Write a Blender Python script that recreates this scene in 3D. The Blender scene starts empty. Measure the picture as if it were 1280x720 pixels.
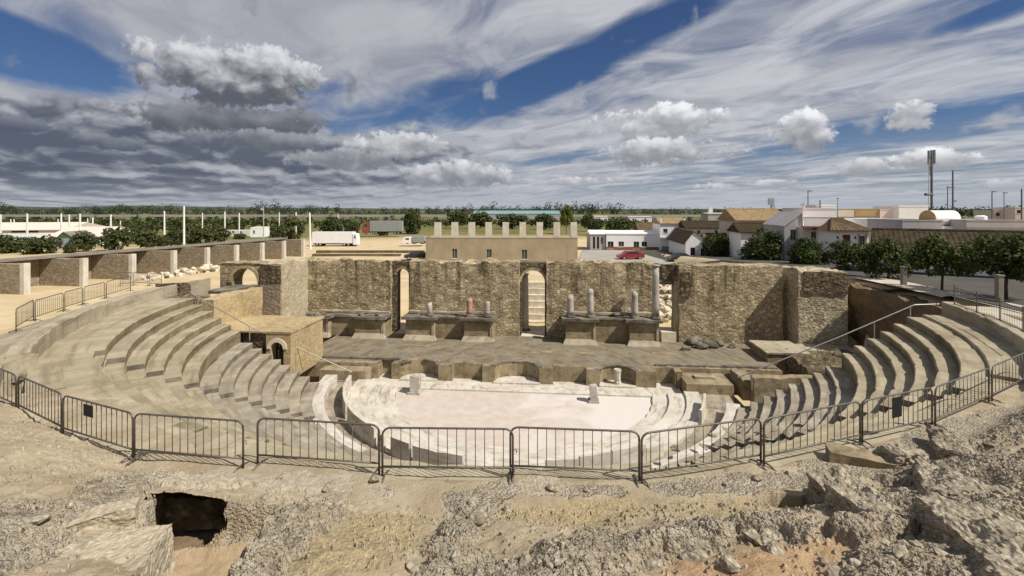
import bpy, bmesh, math, random
import numpy as np
from mathutils import Vector, Matrix
random.seed(7)
R = math.radians
SC = bpy.context.scene
COL = SC.collection

# ------------------------------------------------------------------ camera
# theatre frame: orchestra centre = origin, +Y towards the stage wall, X to the right
F, HOR, CX = 600.0, 262.0, 640.0          # focal length (px of a 1280 px frame), horizon row
CAM = Vector((2.24, -31.93, 11.9))
YAW = R(5.3)
FWD = Vector((-math.sin(YAW), math.cos(YAW), 0))
RGT = Vector((math.cos(YAW), math.sin(YAW), 0))
cam = bpy.data.objects.new('camera', bpy.data.cameras.new('camera'))
COL.objects.link(cam)
cam.location = CAM
cam.rotation_euler = (R(90), 0, YAW)
cam.data.sensor_width = 36.0
cam.data.lens = 36.0 * F / 1280.0
cam.data.shift_y = -(360.0 - HOR) / 1280.0
cam.data.clip_end = 12000
SC.camera = cam
SC.view_settings.view_transform = 'Standard'
SC.view_settings.look = 'None'
SC.view_settings.exposure = 0.08
SC.view_settings.gamma = 1.0
SC.cycles.max_bounces = 4
SC.cycles.diffuse_bounces = 3
SC.cycles.glossy_bounces = 2
SC.cycles.transmission_bounces = 2
SC.cycles.caustics_reflective = False
SC.cycles.caustics_refractive = False
SC.cycles.use_adaptive_sampling = True

def at(px, py, d):
    """point seen at photo pixel (px, py), d metres in front of the camera"""
    return CAM + FWD * d + RGT * ((px - CX) / F * d) + Vector((0, 0, (HOR - py) / F * d))
def atz(px, py, z):
    return at(px, py, (CAM.z - z) * F / (py - HOR))
def aty(px, py, y):
    u = (px - CX) / F
    return at(px, py, (y - CAM.y) / (FWD.y + u * RGT.y))

# ------------------------------------------------------------------ node helpers
class G:
    def __init__(s, nt): s.nt = nt
    def n(s, t, ins=None, **props):
        nd = s.nt.nodes.new(t)
        for k, v in props.items(): setattr(nd, k, v)
        for k, v in (ins or {}).items():
            sk = nd.inputs[k]
            if isinstance(v, bpy.types.NodeSocket): s.nt.links.new(v, sk)
            else:
                if sk.type == 'RGBA' and len(v) == 3: v = (*v, 1)
                sk.default_value = v
        return nd
    def m(s, op, a, b=None, c=None, clamp=False):
        ins = {0: a}
        if b is not None: ins[1] = b
        if c is not None: ins[2] = c
        return s.n('ShaderNodeMath', ins, operation=op, use_clamp=clamp).outputs[0]
    def v(s, op, a, b=None):
        ins = {0: a}
        if b is not None: ins[1] = b
        nd = s.n('ShaderNodeVectorMath', ins, operation=op)
        return nd.outputs['Value'] if op in ('DOT_PRODUCT', 'LENGTH') else nd.outputs[0]
    def mix(s, f, a, b, blend='MIX'):
        return s.n('ShaderNodeMix', {0: f, 6: a, 7: b}, data_type='RGBA', blend_type=blend, clamp_factor=True).outputs[2]
    def ramp(s, f, stops):
        nd = s.n('ShaderNodeValToRGB', {0: f})
        e = nd.color_ramp.elements
        while len(e) < len(stops): e.new(0.5)
        for i, (p, c) in enumerate(stops):
            e[i].position = p
            e[i].color = (c, c, c, 1) if isinstance(c, (int, float)) else (*c, 1)
        return nd.outputs[0]
    def noise(s, vec, scale, detail=4, rough=0.55, dist=0.0):
        return s.n('ShaderNodeTexNoise', {'Vector': vec, 'Scale': scale, 'Detail': detail, 'Roughness': rough, 'Distortion': dist}).outputs[0]
    def vor(s, vec, scale, feature='F1', out='Distance', rnd=1.0):
        return s.n('ShaderNodeTexVoronoi', {'Vector': vec, 'Scale': scale, 'Randomness': rnd}, feature=feature).outputs[out]
    def ss(s, x, a, b):
        return s.n('ShaderNodeMapRange', {0: x, 1: a, 2: b, 3: 0.0, 4: 1.0}, interpolation_type='SMOOTHSTEP').outputs[0]
    def xyz(s, vec): return s.n('ShaderNodeSeparateXYZ', {0: vec}).outputs

# ------------------------------------------------------------------ sky, sun
SUN_AZ_FROM_NORMAL, SUN_EL = R(66), R(50)      # seen from the stage wall: to the right of its normal, behind the viewer
SUN = Vector((math.sin(SUN_AZ_FROM_NORMAL) * math.cos(SUN_EL), -math.cos(SUN_AZ_FROM_NORMAL) * math.cos(SUN_EL), math.sin(SUN_EL)))
sl = bpy.data.lights.new('sun', 'SUN'); sl.energy = 5.0; sl.angle = R(0.5); sl.color = (1.0, 0.94, 0.84)
so = bpy.data.objects.new('sun', sl); COL.objects.link(so)
so.rotation_euler = SUN.to_track_quat('Z', 'Y').to_euler(); so.location = (60, -30, 70)

def build_world():
    w = bpy.data.worlds.new('World'); SC.world = w; w.use_nodes = True
    w.cycles.sampling_method = 'MANUAL'; w.cycles.sample_map_resolution = 512
    nt = w.node_tree; nt.nodes.clear(); g = G(nt)
    d = g.v('NORMALIZE', g.n('ShaderNodeTexCoord').outputs['Generated'])
    sky = g.n('ShaderNodeTexSky', sky_type='NISHITA', sun_disc=False)
    sky.sun_elevation = SUN_EL; sky.sun_rotation = math.atan2(SUN.x, SUN.y)
    sky.altitude = 0; sky.air_density = 1.0; sky.dust_density = 0.25; sky.ozone_density = 4.0
    blue = g.mix(1.0, sky.outputs[0], (0.44, 0.53, 0.70), 'MULTIPLY')
    x, y, z = g.xyz(d)
    zc = g.m('MAXIMUM', z, 0.0)
    # heading (measured from the stage axis) and elevation of the direction, in degrees
    azd = g.m('MULTIPLY', g.m('ARCTAN2', x, y), 57.2958)
    eld = g.m('MULTIPLY', g.m('ARCSINE', zc), 57.2958)
    # --- high veil: streaks on a flat layer overhead
    inv = g.m('DIVIDE', 1.0, g.m('ADD', zc, 0.07))
    lay = g.n('ShaderNodeCombineXYZ', {0: g.m('MULTIPLY', x, inv), 1: g.m('MULTIPLY', y, inv), 2: 0.0}).outputs[0]
    rot = g.n('ShaderNodeVectorRotate', {'Vector': lay, 'Angle': R(-36)}, rotation_type='Z_AXIS').outputs[0]
    st = g.v('MULTIPLY', rot, (1.0, 0.25, 1.0))
    n1 = g.noise(g.v('ADD', st, (3.1, 0.4, 0.0)), 0.75, 5, 0.52, 0.5)
    n2 = g.noise(g.v('MULTIPLY', rot, (1.0, 0.55, 1.0)), 2.6, 6, 0.60, 0.7)
    veil = g.m('ADD', g.m('MULTIPLY', n1, 0.70), g.m('MULTIPLY', n2, 0.40))
    def blob(caz, cel, raz, rel, tilt=0.0, a=None):
        dx = g.m('SUBTRACT', (a or (azd, eld))[0], caz); dy = g.m('SUBTRACT', (a or (azd, eld))[1], cel)
        if tilt:
            c, s_ = math.cos(R(tilt)), math.sin(R(tilt))
            dx, dy = g.m('ADD', g.m('MULTIPLY', dx, c), g.m('MULTIPLY', dy, s_)), g.m('SUBTRACT', g.m('MULTIPLY', dy, c), g.m('MULTIPLY', dx, s_))
        q = g.m('ADD', g.m('POWER', g.m('ABSOLUTE', g.m('DIVIDE', dx, raz)), 2.0), g.m('POWER', g.m('ABSOLUTE', g.m('DIVIDE', dy, rel)), 2.0))
        return g.m('MULTIPLY_ADD', q, -1.0, 1.0), dy
    for (ca, ce, ra, re, t, amt) in BLUE:
        veil = g.m('MULTIPLY_ADD', g.m('MAXIMUM', blob(ca, ce, ra, re, t)[0], 0.0), amt, veil)
    cov = g.ss(veil, 0.34, 0.66)
    low = g.ss(eld, 10.0, 0.5)
    cov = g.m('MAXIMUM', cov, g.m('MULTIPLY', low, 0.50))
    vcol = g.mix(g.ss(n2, 0.3, 0.7), (4.6, 4.75, 5.3), (7.4, 7.55, 7.95))
    vcol = g.mix(g.ss(azd, -35.0, 10.0), g.mix(0.5, vcol, (4.3, 4.35, 4.9)), vcol)
    col = g.mix(g.m('MULTIPLY', cov, 0.93), blue, vcol)
    ang = g.n('ShaderNodeCombineXYZ', {0: azd, 1: eld, 2: 0.0}).outputs[0]
    warp = g.n('ShaderNodeTexNoise', {'Vector': ang, 'Scale': 0.30, 'Detail': 3, 'Roughness': 0.5})
    wv = g.v('SUBTRACT', warp.outputs[1], (0.5, 0.5, 0.5))
    # --- low grey deck, thick on the left: flat-based lumps in rows that shrink towards the horizon
    vy = g.m('MULTIPLY', g.m('LOGARITHM', g.m('ADD', eld, 1.2), 2.718), 5.5)
    dp = g.n('ShaderNodeCombineXYZ', {0: g.m('MULTIPLY', azd, 0.33), 1: vy, 2: 0.0}).outputs[0]
    dp = g.v('ADD', dp, g.v('MULTIPLY', wv, (1.0, 0.8, 0.0)))
    dn = g.noise(dp, 0.55, 4, 0.5); dn2 = g.noise(g.v('ADD', dp, (0.15, 0.60, 0.0)), 0.55, 4, 0.5)
    zone = g.m('MULTIPLY', g.ss(azd, 12.0, -40.0), g.m('MULTIPLY', g.ss(eld, 11.5, 6.0), g.ss(eld, -0.5, 2.0)))
    da = g.ss(g.m('ADD', dn, g.m('MULTIPLY_ADD', zone, 0.42, -0.10)), 0.47, 0.64)
    dsh = g.m('MULTIPLY_ADD', g.m('SUBTRACT', dn, dn2), 3.4, g.m('MULTIPLY_ADD', g.ss(azd, -50.0, 5.0), 0.50, 0.22))
    dsh = g.m('ADD', dsh, g.m('MULTIPLY', g.ss(eld, 3.0, 0.8), 0.22))
    dc = g.mix(g.ss(dsh, 0.0, 1.0), (1.2, 1.42, 1.95), (5.4, 5.6, 6.1))
    col = g.mix(g.m('MULTIPLY', da, 0.95), col, dc)
    # --- cumulus: lumps at fixed headings; crest lit, base grey
    def lumps(off):
        p = g.v('ADD', g.v('ADD', ang, (off[0], off[1], 0.0)), g.v('MULTIPLY', wv, (1.5, 1.2, 0.0)))
        p = g.v('MULTIPLY', p, (0.85, 1.1, 1.0))
        a = g.vor(p, 0.27); b = g.vor(p, 0.62); c = g.noise(p, 0.9, 5, 0.5)
        h = g.m('MULTIPLY_ADD', a, -0.70, 1.05)
        h = g.m('MULTIPLY_ADD', b, -0.22, h)
        return g.m('MULTIPLY_ADD', g.m('SUBTRACT', c, 0.5), 0.55, h)
    h0 = lumps((0, 0)); h1 = lumps((0.7, 0.9))
    relief = g.m('SUBTRACT', h0, h1)
    fine = g.m('MULTIPLY', g.m('SUBTRACT', g.noise(g.v('ADD', ang, g.v('MULTIPLY', wv, (2.0, 2.0, 0.0))), 1.5, 5, 0.62), 0.5), 1.3)
    for (ca, ce, ra, re, flat, light, dark, gain) in CUMULUS:
        bl, dy = blob(ca, ce, ra, re)
        cut = g.ss(dy, -re * 1.05, -re * flat)                       # flattened base
        dens = g.m('ADD', g.m('MULTIPLY', bl, 1.0), g.m('ADD', g.m('MULTIPLY_ADD', h0, 1.35, -1.05), fine))
        a = g.m('MULTIPLY', g.ss(dens, 0.0, 0.42), cut)
        shade = g.m('ADD', g.m('MULTIPLY_ADD', dy, 0.52 / re, 0.33), g.m('MULTIPLY_ADD', relief, gain, g.m('MULTIPLY', fine, 0.22)))
        c = g.mix(g.ss(shade, 0.0, 0.95), dark, light)
        col = g.mix(g.m('MULTIPLY', a, 0.97), col, c)
    col = g.mix(g.m('MULTIPLY', g.ss(eld, 3.6, 0.3), g.m('MULTIPLY_ADD', g.ss(azd, -50.0, 10.0), 0.35, 0.30)), col, (5.6, 6.1, 6.9))
    bg = g.n('ShaderNodeBackground', {'Color': col, 'Strength': 0.076})
    out = g.n('ShaderNodeOutputWorld', {'Surface': bg.outputs[0]})
def azel(px, py):
    v = (at(px, py, 1) - CAM).normalized()
    return math.degrees(math.atan2(v.x, v.y)), math.degrees(math.asin(v.z))
def ellipse(px, py, hw, hh):
    a0, e0 = azel(px, py); a1 = azel(px + hw, py)[0]; a2 = azel(px - hw, py)[0]; e1 = azel(px, py - hh)[1]
    return a0, e0, abs(a1 - a2) / 2, abs(e1 - e0)
BLUE = [(*ellipse(20, 62, 190, 48), -14, -0.36), (*ellipse(780, 50, 250, 34), 22, -0.26), (*ellipse(600, 120, 200, 40), 14, -0.26), (*ellipse(1080, 55, 260, 26), 12, -0.16),
        (*ellipse(1150, 155, 330, 34), 8, -0.24), (*ellipse(1250, 15, 120, 16), 10, -0.22), (*ellipse(350, 30, 260, 80), 0, 0.24),
        (*ellipse(930, 110, 300, 30), 12, 0.22), (*ellipse(640, 225, 200, 40), 0, 0.06), (*ellipse(90, 125, 160, 30), 0, 0.15), (*ellipse(690, 175, 200, 22), 6, 0.14)]
W1, G1 = (11.5, 11.6, 11.9), (3.6, 3.7, 4.1)
W0, G0 = (9.8, 9.9, 10.3), (4.2, 4.3, 4.7)
CUMULUS = [(*ellipse(255, 146, 140, 32), 0.55, (4.4, 4.55, 5.0), (1.25, 1.4, 1.75), 0.6),
           (*ellipse(340, 150, 100, 26), 0.55, (4.0, 4.15, 4.6), (1.35, 1.5, 1.85), 0.6),
           (*ellipse(300, 94, 140, 66), 0.50, (9.4, 9.5, 9.9), (1.35, 1.45, 1.75), 0.9),
           (*ellipse(330, 176, 105, 17), 0.55, (4.2, 4.4, 4.9), (1.5, 1.7, 2.1), 0.6),
           (*ellipse(20, 156, 55, 12), 0.6, (2.8, 3.0, 3.6), (1.2, 1.45, 2.0), 0.5), (*ellipse(130, 178, 70, 14), 0.6, (3.4, 3.6, 4.2), (1.2, 1.45, 2.0), 0.5),
           (*ellipse(500, 182, 70, 24), 0.6, W0, (3.4, 3.55, 3.9), 0.8), (*ellipse(570, 218, 85, 22), 0.6, W0, (3.0, 3.15, 3.6), 0.8),
           (*ellipse(430, 200, 80, 18), 0.6, (5.6, 5.8, 6.2), (2.4, 2.6, 3.0), 0.8),
           (*ellipse(815, 153, 98, 32), 0.62, W1, (4.2, 4.3, 4.7), 0.9), (*ellipse(830, 192, 105, 24), 0.6, W0, (3.4, 3.5, 3.9), 0.9),
           (*ellipse(1003, 166, 50, 34), 0.7, W1, G1, 0.9), (*ellipse(1142, 146, 50, 24), 0.65, W0, G0, 0.8),
           (*ellipse(1165, 200, 65, 18), 0.65, W1, G0, 0.8), (*ellipse(1075, 210, 42, 14), 0.6, W0, G0, 0.8), (*ellipse(1245, 232, 45, 12), 0.6, W0, G0, 0.8), (*ellipse(720, 228, 60, 10), 0.6, W0, G0, 0.8), (*ellipse(930, 232, 70, 10), 0.6, W0, G0, 0.8)]
build_world()

# ------------------------------------------------------------------ materials
MATS = {}
def mk(name, rough=0.9, spec=0.2):
    m = bpy.data.materials.new(name); m.use_nodes = True
    nt = m.node_tree; nt.nodes.clear(); g = G(nt)
    b = g.n('ShaderNodeBsdfPrincipled', {'Roughness': rough, 'Specular IOR Level': spec})
    g.n('ShaderNodeOutputMaterial', {'Surface': b.outputs[0]})
    MATS[name] = m
    pos = g.n('ShaderNodeNewGeometry').outputs['Position']
    return m, g, b, pos
def fin(g, b, col, height=None, dist=0.02, strength=0.6, rough=None):
    g.nt.links.new(col, b.inputs['Base Color'])
    if height is not None:
        bp = g.n('ShaderNodeBump', {'Height': height, 'Distance': dist, 'Strength': strength})
        g.nt.links.new(bp.outputs[0], b.inputs['Normal'])
    if rough is not None: g.nt.links.new(rough, b.inputs['Roughness'])

def plain(name, col, rough=0.8, var=0.12, scale=2.0, spec=0.2, metal=0.0, dirt=0.0):
    m, g, b, pos = mk(name, rough, spec)
    n = g.noise(pos, scale, 5, 0.6)
    c = g.mix(g.ss(n, 0.25, 0.75), tuple(x * (1 - var) for x in col), tuple(min(1, x * (1 + var)) for x in col))
    if dirt:
        s = g.noise(g.v('MULTIPLY', pos, (1.4, 1.4, 0.25)), 1.2, 6, 0.65)
        c = g.mix(g.m('MULTIPLY', g.ss(s, 0.48, 0.75), dirt), c, tuple(x * 0.45 for x in col))
    b.inputs['Metallic'].default_value = metal
    fin(g, b, c, g.noise(pos, scale * 9, 4), 0.01, 0.25)
    return m

def rubble(name, dark, mid, light, mortar, scale=3.4, streak=0.6, bump=0.05, pale=0.5):
    """opus caementicium: stones in mortar, water streaks running down from the top"""
    m, g, b, pos = mk(name, 0.95, 0.1)
    w = g.n('ShaderNodeTexNoise', {'Vector': pos, 'Scale': 2.2, 'Detail': 3}).outputs[1]
    p = g.v('ADD', pos, g.v('MULTIPLY', g.v('SUBTRACT', w, (0.5, 0.5, 0.5)), (0.22, 0.22, 0.22)))
    p = g.v('MULTIPLY', p, (1.0, 1.0, 1.25))
    cell = g.n('ShaderNodeSeparateColor', {0: g.vor(p, scale, 'F1', 'Color')}).outputs[0]
    d1 = g.vor(p, scale, 'F1', 'Distance')
    cell2 = g.n('ShaderNodeSeparateColor', {0: g.vor(p, scale * 2.3, 'F1', 'Color')}).outputs[1]
    c = g.ramp(cell, [(0.0, dark), (0.3, mid), (0.62, mid), (1.0, light)])
    c = g.mix(0.35, c, g.ramp(cell2, [(0.0, dark), (0.5, mid), (1.0, light)]))
    big = g.noise(pos, 0.28, 5, 0.6)
    c = g.mix(g.m('MULTIPLY', g.ss(d1, 0.42, 0.72), 0.65), c, mortar)
    c = g.mix(g.m('MULTIPLY', g.ss(big, 0.42, 0.72), pale), c, tuple(min(1, x * 1.15) for x in light))
    c = g.mix(g.m('MULTIPLY', g.ss(g.noise(pos, 0.6, 5, 0.65), 0.5, 0.75), 0.35), c, tuple(x * 0.72 for x in dark))
    s = g.noise(g.v('MULTIPLY', pos, (1.6, 1.6, 0.10)), 1.0, 4, 0.6)
    s2 = g.noise(g.v('MULTIPLY', pos, (0.9, 0.9, 0.35)), 0.9, 4, 0.6)
    zz = g.xyz(pos)[2]
    top = g.m('MULTIPLY_ADD', g.ss(zz, 2.4, 7.4), 0.75, 0.25)
    sm = g.m('MULTIPLY', g.m('MULTIPLY', g.ss(s, 0.50, 0.66), g.ss(s2, 0.35, 0.6)), g.m('MULTIPLY', top, streak))
    c = g.mix(sm, c, tuple(x * 0.38 for x in dark))
    fin(g, b, c, g.m('ADD', g.m('MULTIPLY', d1, -0.8), g.m('MULTIPLY', g.noise(pos, 14, 4), 0.5)), bump, 0.7)
    return m

def concrete(name, base, stain, light, joints=True, nj=150.0, green=0.2):
    m, g, b, pos = mk(name, 0.92, 0.15)
    x, y, z = g.xyz(pos)
    rr = g.m('SQRT', g.m('ADD', g.m('MULTIPLY', x, x), g.m('MULTIPLY', y, y)))
    ang = g.m('ARCTAN2', x, g.m('MULTIPLY', y, -1.0))
    pol = g.n('ShaderNodeCombineXYZ', {0: g.m('MULTIPLY', ang, 18.0), 1: rr, 2: z}).outputs[0]
    n1 = g.noise(pos, 0.7, 6, 0.62); n2 = g.noise(pos, 5.0, 5, 0.6)
    n3 = g.noise(g.v('MULTIPLY', pol, (0.25, 1.7, 1.7)), 1.4, 5, 0.65)
    c = g.mix(g.ss(n1, 0.3, 0.72), base, light)
    c = g.mix(g.m('MULTIPLY', g.ss(n3, 0.47, 0.70), 0.75), c, stain)
    c = g.mix(g.m('MULTIPLY', g.ss(n2, 0.5, 0.8), 0.5), c, tuple(v * 0.6 for v in base))
    gn = g.noise(pos, 0.5, 4, 0.6)
    c = g.mix(g.m('MULTIPLY', g.ss(gn, 0.55, 0.75), green), c, (0.17, 0.16, 0.07))
    h = g.m('ADD', g.m('MULTIPLY', n2, 0.5), g.m('MULTIPLY', g.noise(pos, 22, 3), 0.5))
    if joints:
        row = g.m('FLOOR', g.m('MULTIPLY', z, 2.5))
        a2 = g.m('MULTIPLY_ADD', row, 0.37, g.m('MULTIPLY', ang, nj / 6.2832))
        fr = g.m('ABSOLUTE', g.m('SUBTRACT', g.m('FRACT', a2), 0.5))
        j = g.ss(fr, 0.018, 0.006)
        vary = g.noise(g.n('ShaderNodeCombineXYZ', {0: g.m('FLOOR', a2), 1: row, 2: 0.0}).outputs[0], 7.31, 0, 0.5)
        c = g.mix(g.m('MULTIPLY', g.ss(vary, 0.35, 0.7), 0.28), c, tuple(v * 0.62 for v in stain))
        c = g.mix(g.m('MULTIPLY', j, 0.35), c, tuple(v * 0.3 for v in stain))
    if name in ('stage_floor', 'marble', 'outer_wall'):
        wp = g.v('ADD', pos, g.v('MULTIPLY', g.n('ShaderNodeTexNoise', {'Vector': pos, 'Scale': 1.5, 'Detail': 4}).outputs[1], (0.5, 0.5, 0.5)))
        ce = g.vor(wp, 0.55 if name == 'stage_floor' else 0.8, 'DISTANCE_TO_EDGE')
        c = g.mix(g.m('MULTIPLY', g.ss(ce, 0.03, 0.008), 0.5 if name == 'stage_floor' else 0.22), c, tuple(v * (1.7 if name == 'stage_floor' else 0.45) for v in base))
    fin(g, b, c, h, 0.03, 0.5)
    return m

def earth(name, base, light, dark, grain=9.0, straw=0.0):
    m, g, b, pos = mk(name, 1.0, 0.05)
    n1 = g.noise(pos, 0.35, 6, 0.65); n2 = g.noise(pos, grain, 5, 0.7); n3 = g.vor(pos, 26.0)
    c = g.mix(g.ss(n1, 0.32, 0.7), base, light)
    c = g.mix(g.m('MULTIPLY', g.ss(n2, 0.48, 0.75), 0.7), c, dark)
    if straw:
        s = g.noise(g.v('MULTIPLY', pos, (30, 8, 20)), 1.0, 4, 0.7)
        c = g.mix(g.m('MULTIPLY', g.ss(s, 0.5, 0.7), straw), c, (0.50, 0.42, 0.24))
    fin(g, b, c, g.m('ADD', n2, g.m('MULTIPLY', n3, 0.5)), 0.04, 0.7)
    return m

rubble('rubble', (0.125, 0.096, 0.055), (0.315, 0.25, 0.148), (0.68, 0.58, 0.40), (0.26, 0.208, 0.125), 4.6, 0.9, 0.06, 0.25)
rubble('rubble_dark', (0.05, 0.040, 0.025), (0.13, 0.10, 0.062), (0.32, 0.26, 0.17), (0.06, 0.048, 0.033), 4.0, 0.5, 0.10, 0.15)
rubble('rubble_pier', (0.17, 0.137, 0.088), (0.37, 0.31, 0.205), (0.70, 0.62, 0.46), (0.25, 0.205, 0.135), 5.2, 0.5, 0.07, 0.25)
rubble('rubble_pale', (0.25, 0.20, 0.125), (0.38, 0.32, 0.215), (0.56, 0.49, 0.36), (0.40, 0.34, 0.235), 3.6, 0.25, 0.04, 0.45)
rubble('brick_tan', (0.23, 0.168, 0.09), (0.37, 0.28, 0.155), (0.54, 0.43, 0.26), (0.40, 0.31, 0.18), 5.5, 0.25, 0.03, 0.4)
rubble('portico_stone', (0.17, 0.137, 0.094), (0.285, 0.23, 0.16), (0.43, 0.355, 0.255), (0.22, 0.177, 0.123), 3.8, 0.15, 0.05, 0.1)
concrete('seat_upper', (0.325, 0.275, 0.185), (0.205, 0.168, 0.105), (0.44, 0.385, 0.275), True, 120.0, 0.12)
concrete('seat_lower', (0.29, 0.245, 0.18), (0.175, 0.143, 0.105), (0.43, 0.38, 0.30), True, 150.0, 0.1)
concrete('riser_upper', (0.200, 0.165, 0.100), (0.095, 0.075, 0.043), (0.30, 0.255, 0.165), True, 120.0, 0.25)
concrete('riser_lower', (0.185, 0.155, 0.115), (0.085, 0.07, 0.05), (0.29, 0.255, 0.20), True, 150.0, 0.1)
concrete('outer_wall', (0.335, 0.285, 0.20), (0.19, 0.155, 0.105), (0.45, 0.395, 0.295), False, 120.0, 0.12)
concrete('podium', (0.225, 0.178, 0.108), (0.115, 0.088, 0.05), (0.37, 0.305, 0.20), False, 90.0, 0.12)
concrete('stage_floor', (0.18, 0.148, 0.105), (0.10, 0.082, 0.058), (0.26, 0.22, 0.16), False, 90.0, 0.05)
concrete('marble', (0.51, 0.46, 0.38), (0.27, 0.23, 0.17), (0.64, 0.60, 0.53), False, 90.0, 0.0)
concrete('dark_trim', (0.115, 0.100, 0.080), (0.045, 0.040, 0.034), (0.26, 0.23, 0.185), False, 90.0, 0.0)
concrete('column_stone', (0.36, 0.325, 0.28), (0.18, 0.16, 0.135), (0.50, 0.46, 0.41), False, 90.0, 0.0)
plain('column_pink', (0.40, 0.24, 0.17), 0.7, 0.25, 4.0)
plain('limestone', (0.62, 0.545, 0.42), 0.9, 0.18, 2.0, dirt=0.35)
plain('pillar_white', (0.56, 0.52, 0.44), 0.85, 0.12, 1.5, dirt=0.3)
plain('tan_render', (0.345, 0.285, 0.195), 0.9, 0.12, 0.5, dirt=0.3)
plain('slab_roof', (0.22, 0.195, 0.16), 0.9, 0.2, 0.8, dirt=0.3)
plain('white_wash', (0.85, 0.84, 0.82), 0.8, 0.04, 0.4, dirt=0.10)
plain('cream_wash', (0.66, 0.60, 0.50), 0.85, 0.08, 0.5, dirt=0.2)
plain('grey_or_shade_wash', (0.44, 0.42, 0.42), 0.85, 0.08, 0.5, dirt=0.2)  # real grey plaster, and painted shade on the white walls by the tank
plain('pink_wash', (0.76, 0.62, 0.58), 0.85, 0.08, 0.5, dirt=0.15)
plain('ochre', (0.46, 0.32, 0.145), 0.85, 0.12, 0.5, dirt=0.2)
plain('brick_band', (0.25, 0.11, 0.06), 0.85, 0.2, 3.0)
plain('slate_band', (0.075, 0.08, 0.095), 0.8, 0.15, 1.0, dirt=0.2)
plain('dark_opening', (0.03, 0.027, 0.025), 0.3, 0.2, 1.0, spec=0.5)
plain('wood_door', (0.16, 0.06, 0.035), 0.6, 0.2, 3.0)
plain('glass', (0.035, 0.04, 0.045), 0.08, 0.1, 1.0, spec=0.6)
plain('frame_grey', (0.35, 0.34, 0.33), 0.6, 0.1, 2.0)
plain('steel', (0.12, 0.108, 0.092), 0.5, 0.25, 8.0, spec=0.5, metal=0.3)
plain('rail_steel', (0.36, 0.34, 0.30), 0.45, 0.15, 6.0, spec=0.5, metal=0.4)
plain('mast_grey', (0.10, 0.115, 0.14), 0.6, 0.15, 2.0)
plain('post_white', (0.74, 0.73, 0.70), 0.7, 0.06, 1.0)
plain('road_grey', (0.34, 0.32, 0.285), 0.95, 0.12, 0.4)
plain('asphalt', (0.085, 0.078, 0.068), 0.95, 0.2, 0.5)
plain('path_pale', (0.52, 0.47, 0.38), 0.95, 0.12, 0.6)
plain('car_red', (0.28, 0.02, 0.025), 0.25, 0.05, 1.0, spec=0.6)
plain('car_black', (0.025, 0.027, 0.03), 0.25, 0.05, 1.0, spec=0.6)
plain('vehicle_white', (0.80, 0.80, 0.80), 0.4, 0.04, 1.0, spec=0.4)
plain('vehicle_grey', (0.27, 0.29, 0.29), 0.5, 0.1, 1.0)
plain('vehicle_rust', (0.26, 0.085, 0.045), 0.6, 0.15, 1.0)
plain('rubber', (0.02, 0.02, 0.02), 0.9, 0.1, 2.0)
plain('bark', (0.09, 0.068, 0.048), 0.95, 0.3, 6.0)
plain('shed_blue', (0.24, 0.28, 0.33), 0.7, 0.1, 0.8)
plain('shed_green', (0.07, 0.12, 0.05), 0.8, 0.1, 0.8)
plain('warehouse_roof', (0.66, 0.56, 0.48), 0.7, 0.06, 0.2, dirt=0.1)
plain('viaduct_grey', (0.36, 0.36, 0.36), 0.9, 0.06, 0.05)
plain('teal_roof', (0.22, 0.34, 0.36), 0.6, 0.06, 0.1)
plain('hill_blue', (0.07, 0.085, 0.06), 1.0, 0.25, 0.006)
plain('sign_black', (0.02, 0.02, 0.02), 0.6, 0.1, 2.0)
plain('red_brown', (0.42, 0.16, 0.12), 0.8, 0.1, 1.0)
earth('sand', (0.55, 0.42, 0.235), (0.66, 0.53, 0.33), (0.42, 0.31, 0.17), 3.0)
earth('bank_earth', (0.145, 0.105, 0.065), (0.24, 0.18, 0.115), (0.07, 0.052, 0.034), 4.0)
plain('stone_pale', (0.60, 0.535, 0.41), 0.95, 0.25, 2.0)

def tiles(name, a, b_, c_):
    m, g, b, pos = mk(name, 0.95, 0.1)
    n = g.noise(pos, 1.6, 6, 0.75); n2 = g.noise(pos, 5.0, 4, 0.7)
    c = g.mix(g.ss(n, 0.40, 0.60), a, b_)
    c = g.mix(g.m('MULTIPLY', g.ss(n2, 0.45, 0.7), 0.7), c, c_)
    fin(g, b, c, n2, 0.05, 0.6)
tiles('tile_ochre', (0.29, 0.205, 0.105), (0.40, 0.295, 0.165), (0.17, 0.115, 0.06))
tiles('tile_brown', (0.115, 0.078, 0.048), (0.18, 0.125, 0.075), (0.07, 0.058, 0.036))
tiles('tile_moss', (0.040, 0.032, 0.020), (0.085, 0.060, 0.038), (0.030, 0.034, 0.013))

def orchestra_mat():
    m, g, b, pos = mk('orchestra_floor', 0.85, 0.2)
    n = g.noise(pos, 0.28, 6, 0.65, 0.5); n2 = g.noise(pos, 1.6, 6, 0.65); n3 = g.noise(pos, 9.0, 4, 0.6)
    x = g.xyz(pos)[0]
    c = g.mix(g.ss(n2, 0.3, 0.7), (0.49, 0.42, 0.36), (0.57, 0.50, 0.44))
    c = g.mix(g.ss(g.m('ADD', g.m('MULTIPLY', x, 0.045), n), 0.50, 0.72), c, (0.62, 0.565, 0.52))
    c = g.mix(g.m('MULTIPLY', g.ss(n3, 0.55, 0.8), 0.25), c, (0.36, 0.29, 0.23))
    fin(g, b, c, n3, 0.01, 0.3)
orchestra_mat()

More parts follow.
